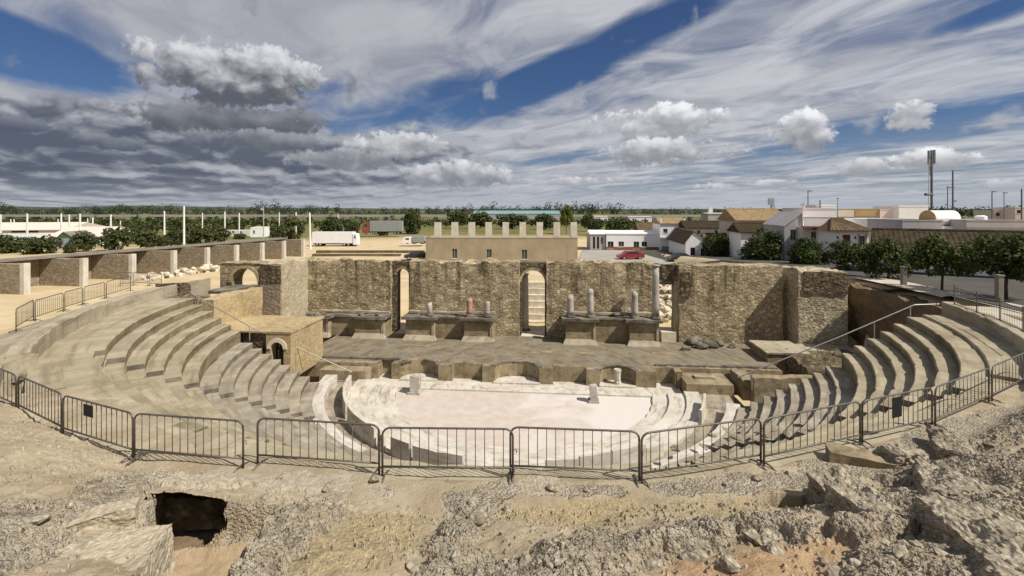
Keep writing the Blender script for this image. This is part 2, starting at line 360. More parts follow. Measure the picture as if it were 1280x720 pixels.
def field_mat():
    """the wide ground: sandy round the theatre, grass and plots beyond"""
    m, g, b, pos = mk('ground', 1.0, 0.05)
    x, y, z = g.xyz(pos)
    rr = g.m('SQRT', g.m('ADD', g.m('MULTIPLY', x, x), g.m('MULTIPLY', y, y)))
    n = g.noise(pos, 0.02, 6, 0.6); n2 = g.noise(pos, 0.35, 6, 0.65); n3 = g.noise(pos, 4.0, 4, 0.7)
    sand = g.mix(g.ss(n2, 0.35, 0.65), (0.49, 0.38, 0.22), (0.58, 0.475, 0.31))
    sand = g.mix(g.m('MULTIPLY', g.ss(n3, 0.5, 0.8), 0.4), sand, (0.42, 0.32, 0.19))
    grass = g.mix(g.ss(n2, 0.3, 0.7), (0.085, 0.105, 0.03), (0.17, 0.17, 0.06))
    dry = g.mix(g.ss(n2, 0.3, 0.7), (0.24, 0.20, 0.10), (0.15, 0.14, 0.055))
    far = g.mix(g.ss(n, 0.42, 0.58), grass, dry)
    k = g.ss(g.m('ADD', rr, g.m('MULTIPLY', n2, 50.0)), 128.0, 165.0)
    c = g.mix(k, sand, far)
    fin(g, b, c, n3, 0.05, 0.4)
field_mat()

def ruin_mat():
    """foreground: colour attribute tells which stuff each spot is (r rubble, g mortar, b straw); alpha-free"""
    m, g, b, pos = mk('ruin_ground', 1.0, 0.05)
    at_ = g.n('ShaderNodeAttribute', attribute_name='stuff').outputs[0]
    s = g.n('ShaderNodeSeparateColor', {0: at_}).outputs
    at2 = g.n('ShaderNodeAttribute', attribute_name='hue').outputs[0]
    h = g.n('ShaderNodeSeparateColor', {0: at2}).outputs
    n1 = g.noise(pos, 0.9, 6, 0.65); n2 = g.noise(pos, 7.0, 6, 0.7); n3 = g.noise(pos, 34.0, 4, 0.65)
    ea = g.mix(g.ss(n1, 0.35, 0.68), (0.345, 0.28, 0.188), (0.46, 0.39, 0.28))
    ea = g.mix(g.m('MULTIPLY', g.ss(n2, 0.5, 0.72), 0.6), ea, (0.30, 0.225, 0.14))
    ea = g.mix(g.m('MULTIPLY', h[1], 0.8), ea, g.mix(g.ss(n2, 0.3, 0.7), (0.37, 0.235, 0.125), (0.49, 0.335, 0.195)))
    ru = g.ramp(h[0], [(0.0, (0.20, 0.165, 0.12)), (0.4, (0.345, 0.295, 0.22)), (0.8, (0.46, 0.405, 0.31)), (1.0, (0.58, 0.52, 0.41))])
    vc = g.n('ShaderNodeSeparateColor', {0: g.vor(pos, 17.0, 'F1', 'Color')}).outputs
    vd = g.vor(pos, 17.0); vd2 = g.vor(pos, 38.0)
    ru = g.mix(g.m('MULTIPLY', vc[0], 0.6), ru, g.ramp(vc[1], [(0.0, (0.13, 0.105, 0.075)), (0.5, (0.33, 0.285, 0.22)), (1.0, (0.55, 0.49, 0.39))]))
    ru = g.mix(g.m('MULTIPLY', g.ss(n2, 0.48, 0.78), 0.45), ru, (0.17, 0.145, 0.11))
    ru = g.mix(g.m('MULTIPLY', g.ss(n1, 0.52, 0.75), 0.45), ru, (0.42, 0.35, 0.25))
    mo = g.mix(g.ss(n2, 0.3, 0.7), (0.34, 0.29, 0.21), (0.54, 0.485, 0.39))
    stv = g.noise(g.v('MULTIPLY', pos, (40, 14, 20)), 1.0, 4, 0.7)
    sw = g.mix(g.ss(stv, 0.35, 0.65), (0.27, 0.205, 0.115), (0.50, 0.41, 0.25))
    c = g.mix(g.m('MULTIPLY', s[2], g.ss(g.m('ADD', n2, g.m('MULTIPLY', s[2], 0.3)), 0.45, 0.7)), ea, sw)
    dust = g.ss(g.noise(pos, 2.6, 5, 0.65), 0.50, 0.64)
    c = g.mix(g.m('MULTIPLY', s[0], g.m('MULTIPLY_ADD', dust, -0.65, 1.0)), c, ru)
    c = g.mix(s[1], c, mo)
    c = g.mix(g.m('MULTIPLY', g.ss(n3, 0.55, 0.8), 0.4), c, (0.12, 0.095, 0.065))
    fin(g, b, c, g.m('ADD', g.m('ADD', g.m('MULTIPLY', n2, 0.5), g.m('MULTIPLY', n3, 0.6)), g.m('MULTIPLY', g.m('ADD', vd, g.m('MULTIPLY', vd2, 0.5)), g.m('MULTIPLY_ADD', s[0], -1.1, -0.2))), 0.04, 1.0)
ruin_mat()

def leafmat(name, a, b_, trans=0.25):
    m = bpy.data.materials.new(name); m.use_nodes = True
    nt = m.node_tree; nt.nodes.clear(); g = G(nt)
    geo = g.n('ShaderNodeNewGeometry'); pos = geo.outputs['Position']
    rnd = g.n('ShaderNodeAttribute', attribute_name='leaf').outputs['Fac']
    c = g.mix(rnd, a, b_)
    c = g.mix(g.m('MULTIPLY', g.ss(g.noise(pos, 0.5, 3), 0.4, 0.7), 0.5), c, tuple(x * 0.6 for x in a))
    d = g.n('ShaderNodeBsdfPrincipled', {'Base Color': c, 'Roughness': 0.65, 'Specular IOR Level': 0.25})
    t = g.n('ShaderNodeBsdfTranslucent', {'Color': c})
    mx = g.n('ShaderNodeMixShader', {0: trans, 1: d.outputs[0], 2: t.outputs[0]})
    g.n('ShaderNodeOutputMaterial', {'Surface': mx.outputs[0]})
    MATS[name] = m
leafmat('leaf_orange', (0.026, 0.044, 0.010), (0.095, 0.120, 0.024))
leafmat('leaf_olive', (0.045, 0.060, 0.018), (0.11, 0.125, 0.04))
leafmat('leaf_far', (0.030, 0.045, 0.022), (0.060, 0.080, 0.034))
leafmat('leaf_bright', (0.085, 0.115, 0.015), (0.19, 0.22, 0.04))

# ------------------------------------------------------------------ mesh helpers
class MB:
    def __init__(s): s.v, s.f = [], []
    def add(s, vs, fs):
        o = len(s.v); s.v += [tuple(p) for p in vs]; s.f += [tuple(i + o for i in f) for f in fs]; return s
    def box(s, x0, x1, y0, y1, z0, z1):
        return s.add([(x0, y0, z0), (x1, y0, z0), (x1, y1, z0), (x0, y1, z0), (x0, y0, z1), (x1, y0, z1), (x1, y1, z1), (x0, y1, z1)],
                     [(0, 3, 2, 1), (4, 5, 6, 7), (0, 1, 5, 4), (1, 2, 6, 5), (2, 3, 7, 6), (3, 0, 4, 7)])
    def obox(s, o, ax, ay, az):
        """box from corner o along three vectors"""
        o, ax, ay, az = Vector(o), Vector(ax), Vector(ay), Vector(az)
        vs = [o, o + ax, o + ax + ay, o + ay]; vs += [p + az for p in vs]
        return s.add(vs, [(0, 3, 2, 1), (4, 5, 6, 7), (0, 1, 5, 4), (1, 2, 6, 5), (2, 3, 7, 6), (3, 0, 4, 7)])
    def prism(s, poly, dv):
        """polygon (list of 3D points) extruded along dv"""
        n = len(poly); p = [Vector(q) for q in poly]; dv = Vector(dv)
        return s.add(p + [q + dv for q in p], [tuple(range(n))[::-1], tuple(range(n, 2 * n))] + [(i, (i + 1) % n, n + (i + 1) % n, n + i) for i in range(n)])
    def lathe(s, prof, c=(0, 0, 0), n=14):
        vs, fs = [], []
        for r, z in prof:
            for i in range(n):
                a = 2 * math.pi * i / n; vs.append((c[0] + r * math.cos(a), c[1] + r * math.sin(a), c[2] + z))
        for k in range(len(prof) - 1):
            for i in range(n):
                j = (i + 1) % n; fs.append((k * n + i, k * n + j, (k + 1) * n + j, (k + 1) * n + i))
        fs.append(tuple(range(n))[::-1]); fs.append(tuple((len(prof) - 1) * n + i for i in range(n)))
        return s.add(vs, fs)
    def tube(s, path, r, n=6, r1=None):
        path = [Vector(p) for p in path]; vs, fs = [], []
        m = len(path)
        for k, p in enumerate(path):
            t = (path[min(k + 1, m - 1)] - path[max(k - 1, 0)]).normalized()
            up = Vector((0, 0, 1)) if abs(t.z) < 0.9 else Vector((0, 1, 0))
            a = t.cross(up).normalized(); b = t.cross(a)
            rr = r if r1 is None else r + (r1 - r) * k / (m - 1)
            for i in range(n):
                w = 2 * math.pi * i / n; vs.append(p + a * (rr * math.cos(w)) + b * (rr * math.sin(w)))
        for k in range(m - 1):
            for i in range(n):
                j = (i + 1) % n; fs.append((k * n + i, k * n + j, (k + 1) * n + j, (k + 1) * n + i))
        fs.append(tuple(range(n))[::-1]); fs.append(tuple((m - 1) * n + i for i in range(n)))
        return s.add(vs, fs)

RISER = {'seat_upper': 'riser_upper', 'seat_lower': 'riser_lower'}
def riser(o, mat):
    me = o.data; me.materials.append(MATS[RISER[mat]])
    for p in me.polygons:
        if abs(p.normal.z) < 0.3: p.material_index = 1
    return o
def mesh_of(name, v, f, mat=None, smooth=False, tri=False):
    me = bpy.data.meshes.new(name); me.from_pydata([tuple(p) for p in v], [], f)
    bm = bmesh.new(); bm.from_mesh(me); bmesh.ops.recalc_face_normals(bm, faces=bm.faces); bm.to_mesh(me); bm.free()
    if smooth: me.shade_smooth()
    if mat: me.materials.append(MATS[mat])
    return me
def tag(o, label=None, cat=None, group=None, kind=None):
    for k, v in (('label', label), ('category', cat), ('group', group), ('kind', kind)):
        if v: o[k] = v
    return o
def empty(name, loc, label=None, cat=None, group=None, rz=0):
    o = bpy.data.objects.new(name, None); COL.objects.link(o); o.location = loc; o.rotation_euler[2] = rz
    o.empty_display_size = 0.3
    return tag(o, label, cat, group)
def org(o):
    p = Vector((0, 0, 0))
    while o: p = p + o.location; o = o.parent
    return p
def obj(name, mb, mat, parent=None, smooth=False, local=False):
    """link one mesh; its points are given in world space unless local"""
    v = mb.v
    if parent is not None:
        o0 = Vector((0, 0, 0)) if local else org(parent)
        loc = Vector((0, 0, 0))
    else:
        a = np.array([tuple(p) for p in v]); lo, hi = a.min(0), a.max(0)
        o0 = Vector(((lo[0] + hi[0]) / 2, (lo[1] + hi[1]) / 2, lo[2])); loc = o0
    me = mesh_of(name, [Vector(p) - o0 for p in v], mb.f, mat, smooth)
    o = bpy.data.objects.new(name, me); COL.objects.link(o); o.location = loc
    if parent is not None: o.parent = parent
    return o
def inst(name, me, parent=None, loc=(0, 0, 0), rot=(0, 0, 0), sc=(1, 1, 1)):
    o = bpy.data.objects.new(name, me); COL.objects.link(o); o.location = loc; o.rotation_euler = rot; o.scale = sc
    if parent is not None: o.parent = parent
    return o
def copy_tree(o, parent=None):
    c = o.copy(); COL.objects.link(c); c.parent = parent
    for ch in list(o.children): copy_tree(ch, c)
    return c
ORD = ['first', 'second', 'third', 'fourth', 'fifth', 'sixth', 'seventh', 'eighth', 'ninth', 'tenth', 'eleventh', 'twelfth', 'thirteenth',
       'fourteenth', 'fifteenth', 'sixteenth', 'seventeenth', 'eighteenth', 'nineteenth', 'twentieth', 'twenty-first', 'twenty-second', 'twenty-third', 'twenty-fourth']

# numpy noise
def _h(ix, iy, iz, s):
    n = (ix.astype(np.int64) * 374761393 + iy.astype(np.int64) * 668265263 + iz.astype(np.int64) * 2147483647 + s * 974634641) & 0xffffffff
    n = ((n ^ (n >> 13)) * 1274126177) & 0xffffffff
    n = ((n ^ (n >> 16)) * 2246822519) & 0xffffffff
    return ((n ^ (n >> 15)) & 0xffffff) / float(0xffffff)
def vnoise(x, y, z=None, s=0):
    x = np.asarray(x, float); y = np.asarray(y, float); z = np.zeros_like(x) if z is None else np.asarray(z, float)
    ix, iy, iz = np.floor(x), np.floor(y), np.floor(z); fx, fy, fz = x - ix, y - iy, z - iz
    fx, fy, fz = [t * t * (3 - 2 * t) for t in (fx, fy, fz)]
    r = 0
    for dx in (0, 1):
        for dy in (0, 1):
            for dz in (0, 1):
                r = r + _h(ix + dx, iy + dy, iz + dz, s) * (fx if dx else 1 - fx) * (fy if dy else 1 - fy) * (fz if dz else 1 - fz)
    return r * 2 - 1
def fbm(x, y, z=None, s=0, o=4, g=0.5):
    r, a, f = 0, 1.0, 1.0
    for k in range(o):
        r = r + a * vnoise(np.asarray(x) * f, np.asarray(y) * f, None if z is None else np.asarray(z) * f, s + k * 17); a *= g; f *= 2.03
    return r
def worley(x, y, s=0):
    ix, iy = np.floor(x), np.floor(y); f1 = np.full(x.shape, 9.0); f2 = f1.copy(); cid = np.zeros(x.shape)
    for dx in (-1, 0, 1):
        for dy in (-1, 0, 1):
            cx, cy = ix + dx, iy + dy; z = np.zeros_like(cx)
            qx = cx + _h(cx, cy, z, s); qy = cy + _h(cx, cy, z, s + 5)
            d = np.hypot(x - qx, y - qy); c = _h(cx, cy, z, s + 9)
            m = d < f1
            f2 = np.where(m, f1, np.minimum(f2, d)); cid = np.where(m, c, cid); f1 = np.where(m, d, f1)
    return f1, f2, cid
def sstep(x, a, b):
    t = np.clip((x - a) / (b - a), 0, 1); return t * t * (3 - 2 * t)

def rough_box(x0, x1, y0, y1, z0, z1, res=0.35, amp=0.05, top=0.12, seed=0, top_fn=None, keep=None):
    """masonry block: subdivided box with uneven faces and a ragged top"""
    nx, ny, nz = [max(1, int(round(abs(b - a) / res))) for a, b in ((x0, x1), (y0, y1), (z0, z1))]
    idx, vs, fs = {}, [], []
    def vid(i, j, k):
        if (i, j, k) not in idx:
            idx[(i, j, k)] = len(vs); vs.append((x0 + (x1 - x0) * i / nx, y0 + (y1 - y0) * j / ny, z0 + (z1 - z0) * k / nz))
        return idx[(i, j, k)]
    for i in range(nx):
        for j in range(ny):
            fs.append((vid(i, j, nz), vid(i + 1, j, nz), vid(i + 1, j + 1, nz), vid(i, j + 1, nz)))
    for i in range(nx):
        for k in range(nz):
            for j in (0, ny): fs.append((vid(i, j, k), vid(i + 1, j, k), vid(i + 1, j, k + 1), vid(i, j, k + 1)))
    for j in range(ny):
        for k in range(nz):
            for i in (0, nx): fs.append((vid(i, j, k), vid(i, j + 1, k), vid(i, j + 1, k + 1), vid(i, j, k + 1)))
    a = np.array(vs); t = (a[:, 2] - z0) / (z1 - z0)
    X, Y, Z = a.T
    dx, dy = fbm(X * 1.3, Y * 1.3, Z * 1.3, seed, 3), fbm(X * 1.3, Y * 1.3, Z * 1.3, seed + 50, 3)
    low = np.clip(t * 8, 0, 1)
    a[:, 0] += dx * amp * low; a[:, 1] += dy * amp * low
    tz = fbm(X * 0.8, Y * 0.8, None, seed + 90, 4) * top + (np.floor(vnoise(X * 2.1, Y * 2.1, None, seed + 7) * 2) * 0.5) * top * 0.5
    a[:, 2] += np.where(t > 0.999, tz, tz * t * t)
    if top_fn is not None: a[:, 2] += np.array([top_fn(p[0], p[1]) for p in a]) * t
    m = MB(); m.add([tuple(p) for p in a], fs); return m

def arch_panel(x0, x1, z0, z1, ox0, ox1, oz, spring, y0, y1, n=14):
    """wall slab (x0..x1, z0..z1) with an arched opening ox0..ox1 from oz up to the spring line and a half round above"""
    m = MB(); cx, r = (ox0 + ox1) / 2, (ox1 - ox0) / 2
    arc = [(cx - r * math.cos(math.pi * i / n), spring + r * math.sin(math.pi * i / n)) for i in range(n + 1)]
    if oz > z0: m.box(ox0, ox1, y0, y1, z0, oz)
    m.box(x0, ox0, y0, y1, z0, z1); m.box(ox1, x1, y0, y1, z0, z1)
    for i in range(n):
        (a, b), (c, d) = arc[i], arc[i + 1]
        m.prism([(a, y0, b), (c, y0, d), (c, y0, z1), (a, y0, z1)], (0, y1 - y0, 0))
    # straight jambs between oz and spring are the box sides
    return m

def ring(r0, r1, z0, z1, a0, a1, step=0.45, jit=0.012, seed=0, zf=None, fall=0.0):
    """solid ring segment; angle measured from -Y (towards the viewer), + to the right"""
    n = max(2, int(abs(a1 - a0) * r0 / step)); m = MB(); vs, fs = [], []
    aa = np.linspace(a0, a1, n + 1)
    rn = np.random.RandomState(seed)
    for a in aa:
        j = rn.uniform(-jit, jit, 3)
        if jit > 0.011 and rn.uniform() < 0.10: j[0] -= rn.uniform(0.01, 0.05); j[1] += rn.uniform(0.01, 0.06)
        sx, cy = math.sin(a), -math.cos(a); zt = z1 + j[0] + (zf(a) if zf else 0)
        vs += [((r0 + j[1]) * sx, (r0 + j[1]) * cy, z0), ((r0 + j[1]) * sx, (r0 + j[1]) * cy, zt - 0.035), ((r0 + 0.035 + j[1]) * sx, (r0 + 0.035 + j[1]) * cy, zt),
               (r1 * sx, r1 * cy, zt + j[2] * 0.3 - fall), (r1 * sx, r1 * cy, z0)]
    for i in range(n):
        b = i * 5
        for k in range(4): fs.append((b + k, b + 5 + k, b + 6 + k, b + 1 + k))
    fs.append((0, 1, 2, 3, 4)); fs.append(tuple(n * 5 + k for k in range(5)))
    return m.add(vs, fs)
def pol(r, a, z=0.0): return Vector((r * math.sin(a), -r * math.cos(a), z))

def rock_mesh(name, seed, mat, sub=2, flat=0.75, amp=0.32):
    bm = bmesh.new(); bmesh.ops.create_icosphere(bm, subdivisions=sub, radius=1.0)
    a = np.array([tuple(v.co) for v in bm.verts])
    rn = np.random.RandomState(seed)
    for _ in range(9):                                       # chop facets
        nrm = rn.normal(size=3); nrm /= np.linalg.norm(nrm); k = rn.uniform(0.55, 0.9)
        d = a @ nrm; a -= np.outer(np.maximum(d - k, 0), nrm)
    n = fbm(a[:, 0] * 1.7 + seed, a[:, 1] * 1.7, a[:, 2] * 1.7, seed, 4)
    a *= (1 + amp * 0.4 * n)[:, None]; a[:, 2] *= flat
    for v, p in zip(bm.verts, a): v.co = p
    me = bpy.data.meshes.new(name); bm.to_mesh(me); bm.free(); me.materials.append(MATS[mat]); return me

# ================================================================== SETTING
def ground_z(X, Y):
    r = np.hypot(X, Y); phi = np.degrees(np.arctan2(X, -Y))
    z = 3.3 - 2.9 * sstep(r, 150, 330)
    ramp = 1.05 + 2.25 * sstep(Y, 11, 18)
    z = np.where((np.abs(X) < 27) & (Y > 9) & (Y < 30), ramp, z)
    street = 6.3 - 2.9 * sstep(Y, 4, 75)
    z = z + (street - z) * sstep(X + np.clip(Y, 0, 90) * 0.10, 25.6, 26.8) * (1 - sstep(r, 120, 160))
    bank = 5.85 - 2.55 * sstep(r, 26.5, 34)
    z = np.where((Y < 0) & (phi < 0), np.where(phi < -50, bank, 5.0), z)
    z = np.where((Y < 0) & (phi >= 0) & (phi < 50), 5.0, z)
    z = np.where((X > 10) & (Y < 0) & (phi >= 50), 6.3 + 0.5 * (1 - sstep(r, 25, 28)), z)
    bowl = ((r < 24.2) & (Y < 0)) | ((X > -24.9) & (X < 25.7) & (Y > -6) & (Y < 9.2))
    z = np.where(bowl, np.where((X > 19.5) & (Y > -4.0), 1.3, np.where((X < -20) & (Y > -2.5), 3.0, -0.6)), z)
    return z
def build_ground():
    rs = list(np.arange(0.0, 60, 0.8)) + list(60 * np.exp(np.linspace(0, math.log(5000 / 60), 46)))
    na = 420
    rr, aa = np.meshgrid(rs[1:], np.linspace(0, 2 * math.pi, na, endpoint=False), indexing='ij')
    X, Y = rr * np.sin(aa), rr * np.cos(aa); Z = ground_z(X, Y) + fbm(X * 0.2, Y * 0.2, None, 3, 3) * 0.06
    vs = [(0, 0, -0.6)] + list(zip(X.ravel(), Y.ravel(), Z.ravel())); n = len(rs) - 1
    fs = [(0, 1 + (j + 1) % na, 1 + j) for j in range(na)]
    for i in range(n - 1):
        for j in range(na):
            k = (j + 1) % na; fs.append((1 + i * na + j, 1 + i * na + k, 1 + (i + 1) * na + k, 1 + (i + 1) * na + j))
    me = bpy.data.meshes.new('ground'); me.from_pydata(vs, [], fs); me.materials.append(MATS['ground']); me.shade_smooth()
    o = bpy.data.objects.new('ground', me); COL.objects.link(o); o['kind'] = 'structure'
build_ground()

# ------------------------------------------------------------------ orchestra
def disc_cut(name, r, z, ycut, mat, thick=0.3, kind='structure', n=90):
    a0 = math.acos(ycut / -r) if abs(ycut) < r else math.pi / 2
    pts = [pol(r, -a0 + 2 * a0 * i / n, z - thick) for i in range(n + 1)]
    m = MB(); m.prism(pts, (0, 0, thick)); o = obj(name, m, mat); o['kind'] = kind; return o
disc_cut('orchestra_floor', 8.27, 0.0, -0.9, 'orchestra_floor')
orch = empty('orchestra_steps', (0, -9.7, 0), 'white marble rings of broad low steps round the pink orchestra floor', 'steps')
def aend(r, y): return math.acos(min(1, -y / r))
for k, (r0, r1, z1) in enumerate(((8.28, 9.25, 0.15), (9.25, 10.25, 0.29), (10.25, 11.15, 0.42))):
    for s, (a0, a1) in enumerate(((-aend(r0, -0.4), -0.62), (-0.62, 0.25), (0.25, aend(r0, -0.6)))):
        obj('marble_step', ring(r0, r1, -0.3, z1, a0, a1, 0.5, 0.012, k * 7 + s), 'marble', orch)
m = MB(); m.box(-10.6, 10.3, -0.9, 2.2, -0.3, 0.10)
obj('marble_border', m, 'marble', orch)
m = MB(); m.box(-11.6, -9.4, 1.0, 2.6, -0.3, 0.28)
# balteus: upright slabs behind the marble steps, some lost
bal = empty('orchestra_parapet', (0, -11.3, 0.3), 'curved upright marble slab parapet enclosing the orchestra, partly broken away', 'parapet')
for (a0, a1, zt) in ((-80, -56, 1.18), (-53.5, -36, 1.22), (-34.5, -32, 1.05), (-29.5, -23.5, 1.15), (-22.5, -9.5, 1.10), (-9.0, -3.5, 0.62), (4.5, 6.0, 0.78), (9.0, 16.5, 1.08), (16.7, 24.5, 1.14), (24.7, 34.0, 1.16), (34.2, 40, 0.9), (62, 76, 1.12)):
    obj('parapet_slab', ring(11.15, 11.33, 0.1, zt, R(a0), R(a1), 0.4, 0.012, int(a0 * 10) + 900), 'marble', bal)
m = ring(11.1, 13.0, -0.3, 0.28, -aend(11.1, -0.2), aend(11.1, -0.5), 0.6, 0.01, 77)
o = obj('channel_path', m, 'seat_lower'); o['kind'] = 'structure'

# ------------------------------------------------------------------ seating
cav = empty('seating_tiers', (0, -17, 1.0), 'half ring of worn beige concrete and stone seat rows rising round the orchestra', 'seating')
ROWS = [(21.3 - 0.64 * k, 6.2 - 0.40 * k, 'seat_upper') for k in range(6)] + [(17.30, 3.42, 'seat_lower')] + \
       [(17.30 - 0.62 * j, 3.42 - 0.335 * j, 'seat_lower') for j in range(1, 8)]
STAIRS = [(-51.0, 3.6), (43.0, 3.6), (-20.0, 3.4), (13.0, 3.4)]       # heading of each stair, width (as degrees at r=17)
YL, YR = -3.0, -4.5
for k, (r, z, mt) in enumerate(ROWS):
    r1 = 23.3 if k == 0 else ROWS[k - 1][0] + 0.12
    zb = z - 1.1
    cuts = []
    for c, w in STAIRS:
        if c == -51.0 and k < 6: c = -47.3
        h = R(w) / 2 * 17 / r; cuts.append((R(c) - h, R(c) + h))
    if k == 0: cuts += [(R(-37), R(-37)), (R(37), R(37))]
    cuts.sort(); a = -aend(r, YL); end = aend(r, YR)
    for (c0, c1) in cuts + [(end, end)]:
        if c0 > a:
            n = max(1, int(round((c0 - a) * r / 14.0)))
            for q in range(n):
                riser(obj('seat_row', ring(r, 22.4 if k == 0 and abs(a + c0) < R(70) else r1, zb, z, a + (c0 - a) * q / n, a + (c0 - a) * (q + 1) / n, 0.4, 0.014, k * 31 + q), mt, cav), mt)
        a = c1
    for c0, c1 in cuts:
        if c0 == c1: continue
        rm = r + min(0.62, r1 - r) * (0.95 if k else 0.5)
        m = ring(r, rm, zb, z - 0.2, c0, c1, 0.4, 0.006, k)
        m2 = ring(rm, 22.4 if k == 0 and abs(c0 + c1) < R(70) else r1, zb, z, c0, c1, 0.4, 0.006, k + 3); m.add(m2.v, m2.f)
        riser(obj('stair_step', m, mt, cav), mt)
        e0 = c0 if math.degrees(c0 + c1) / 2 < 0 else c1; dl = 0.035 / r * (1 if e0 == c0 else -1)
        if -60 < math.degrees(e0) < 60 and abs(math.degrees(e0)) > 30: obj('dark_notch_panel', ring(r + .02, rm, z - .2, z - .004, min(e0, e0 + dl), max(e0, e0 + dl), 1.0, 0.0, k), 'dark_trim', cav)  # thin dark panel laid on the far notch wall so it shows dark
obj('seat_row', ring(12.35, 13.1, 0.1, 0.93, -aend(12.35, -1.2), -0.55, 0.4, 0.012, 991), 'marble', cav)['label'] = 'lowest row of white marble'
obj('seat_row', ring(12.35, 13.1, 0.1, 0.86, -0.55, 0.5, 0.4, 0.012, 992), 'seat_lower', cav)
obj('seat_row', ring(12.35, 13.1, 0.1, 0.93, 0.5, aend(12.35, -3.6), 0.4, 0.012, 993), 'marble', cav)
obj('walkway_step', ring(22.05, 23.3, 6.0, 6.33, R(50), aend(22.05, YR), 0.5, 0.01, 21), 'seat_upper', cav)

# outer ring wall, left and right
def wallring(name, a0, a1, label, seed):
    m = ring(23.25, 23.85, 5.2, 6.92, a0, a1, 0.5, 0.03, seed, zf=lambda a: 0.02 * math.sin(a * 37) + 0.02 * math.sin(a * 91))
    tag(obj(name, m, 'outer_wall'), label, 'wall')
wallring('ring_wall', -aend(23.3, -3.2), R(-44), 'low weathered concrete wall curving behind the left seats', 5)
wallring('ring_wall', R(47), aend(23.3, -4.1), 'low weathered concrete wall curving behind the right seats', 6)
tag(obj('wall_end_block', rough_box(-16.9, -16.2, -17.5, -16.4, 6.0, 6.75, 0.2, 0.03, 0.06, 4), 'outer_wall'), 'squarish concrete stub closing the near end of the left ring wall', 'wall')
o = obj('ring_path', ring(23.86, 27.0, 4.5, 6.78, R(-95), R(-40), 0.6, 0.03, 8, None, 0.95), 'outer_wall'); o['kind'] = 'structure'
o = obj('ring_path', ring(23.86, 25.6, 5.0, 6.80, R(47), aend(23.86, -4.0), 0.6, 0.03, 9), 'path_pale'); o['kind'] = 'structure'

# ------------------------------------------------------------------ stage
NICHES = [('r', 481, 8.5, 1.0), ('c', 524, 24, 1.0), ('r', 584, 19, 0.55), ('c', 646, 28, 1.0), ('r', 712, 21, 0.55), ('c', 772, 23, 1.0), ('r', 833, 13, 0.9)]
def stage():
    yf = 0.6; pts = [(-16.5, yf)]
    for t, px, hw, dp in NICHES:
        a, b = aty(px - hw, 460, yf).x, aty(px + hw, 460, yf).x
        if t == 'r': pts += [(a, yf), (a, yf + dp), (b, yf + dp), (b, yf)]
        else:
            c, rr = (a + b) / 2, (b - a) / 2
            pts += [(c - rr * math.cos(math.pi * i / 12), yf + dp * rr / 1.25 * math.sin(math.pi * i / 12)) for i in range(13)]
    pts += [(10.4, yf), (10.4, 1.5), (17.2, 1.5)]
    top = pts + [(17.2, 9.4), (-16.5, 9.4)]
    t = empty('stage_platform', (0, 4.5, 0), 'long grey-brown stage platform with a row of curved and square niches in its front', 'stage')
    m = MB(); m.prism([(x, y, 1.02) for x, y in top], (0, 0, 0.14)); obj('floor_slab', m, 'stage_floor', t)
    m = MB()                                                       # front wall, uneven crest
    rnd = random.Random(3)
    for i in range(len(pts) - 1):
        (xa, ya), (xb, yb) = pts[i], pts[i + 1]; L = math.hypot(xb - xa, yb - ya); n = max(1, int(L / 0.35))
        for q in range(n):
            f0, f1 = q / n, (q + 1) / n; nx, ny = -(yb - ya) / L * 0.35, (xb - xa) / L * 0.35
            p0 = Vector((xa + (xb - xa) * f0, ya + (yb - ya) * f0, 0.1)); p1 = Vector((xa + (xb - xa) * f1, ya + (yb - ya) * f1, 0.1))
            off = rnd.uniform(0.01, 0.03)
            pr = Vector((-nx, -ny, 0)).normalized() * off
            h = 1.05 + rnd.uniform(-0.02, 0.05)
            m.prism([p0 + pr, p1 + pr, p1 + Vector((nx, ny, 0)), p0 + Vector((nx, ny, 0))], (0, 0, h))
    obj('niche_wall', m, 'podium', t)
    for px, hw, y in ((524, 24, 1.05), (646, 30, 1.02), (772, 24, 1.05)):     # marble sills in the niches, broken dark copings over them
        a, b = aty(px - hw, 470, yf).x, aty(px + hw, 470, yf).x
        mm = MB(); mm.box(a + .05, b - .05, 0.35, 1.7, 0.05, 0.20); obj('niche_sill', mm, 'marble', t)
        c, rr = (a + b) / 2, (b - a) / 2 + 0.12
        mm = MB()
        for i in range(10):
            if i in (3, 4) and px == 524: continue
            w0, w1 = math.pi * i / 10, math.pi * (i + 1) / 10; h = 1.17 + rnd.uniform(0.03, 0.09)
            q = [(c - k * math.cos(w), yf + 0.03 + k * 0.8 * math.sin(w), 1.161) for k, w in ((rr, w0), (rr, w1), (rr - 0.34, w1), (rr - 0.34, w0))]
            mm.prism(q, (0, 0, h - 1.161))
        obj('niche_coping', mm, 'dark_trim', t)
    mm = MB(); mm.box(-16.3, -8.9, 1.35, 1.65, 1.161, 1.30); obj('edge_kerb', mm, 'dark_trim', t)
    mm = MB(); mm.box(9.0, 17.0, 1.75, 2.05, 1.161, 1.30); obj('edge_kerb', mm, 'dark_trim', t)
    for k in range(7):                                             # worn joints and pale patches as thin repair slabs
        x = -14 + 4.6 * k + rnd.uniform(-1, 1); y = rnd.uniform(2.6, 5.5)
        mm = MB(); w, d = rnd.uniform(0.8, 2.4), rnd.uniform(0.3, 0.8)
        mm.prism([(x + rnd.uniform(-.2, .2), y, 1.161), (x + w, y + rnd.uniform(-.2, .2), 1.161), (x + w + rnd.uniform(-.3, .3), y + d, 1.161), (x - .1, y + d * .8, 1.161)], (0, 0, 0.012))
        obj('repair_slab', mm, 'podium', t)
stage()
tag(obj('stage_wing', MB().box(10.42, 13.3, -0.75, 1.45, -0.2, 0.9), 'podium'), 'low plain stone block at the right end of the stage front', 'block')
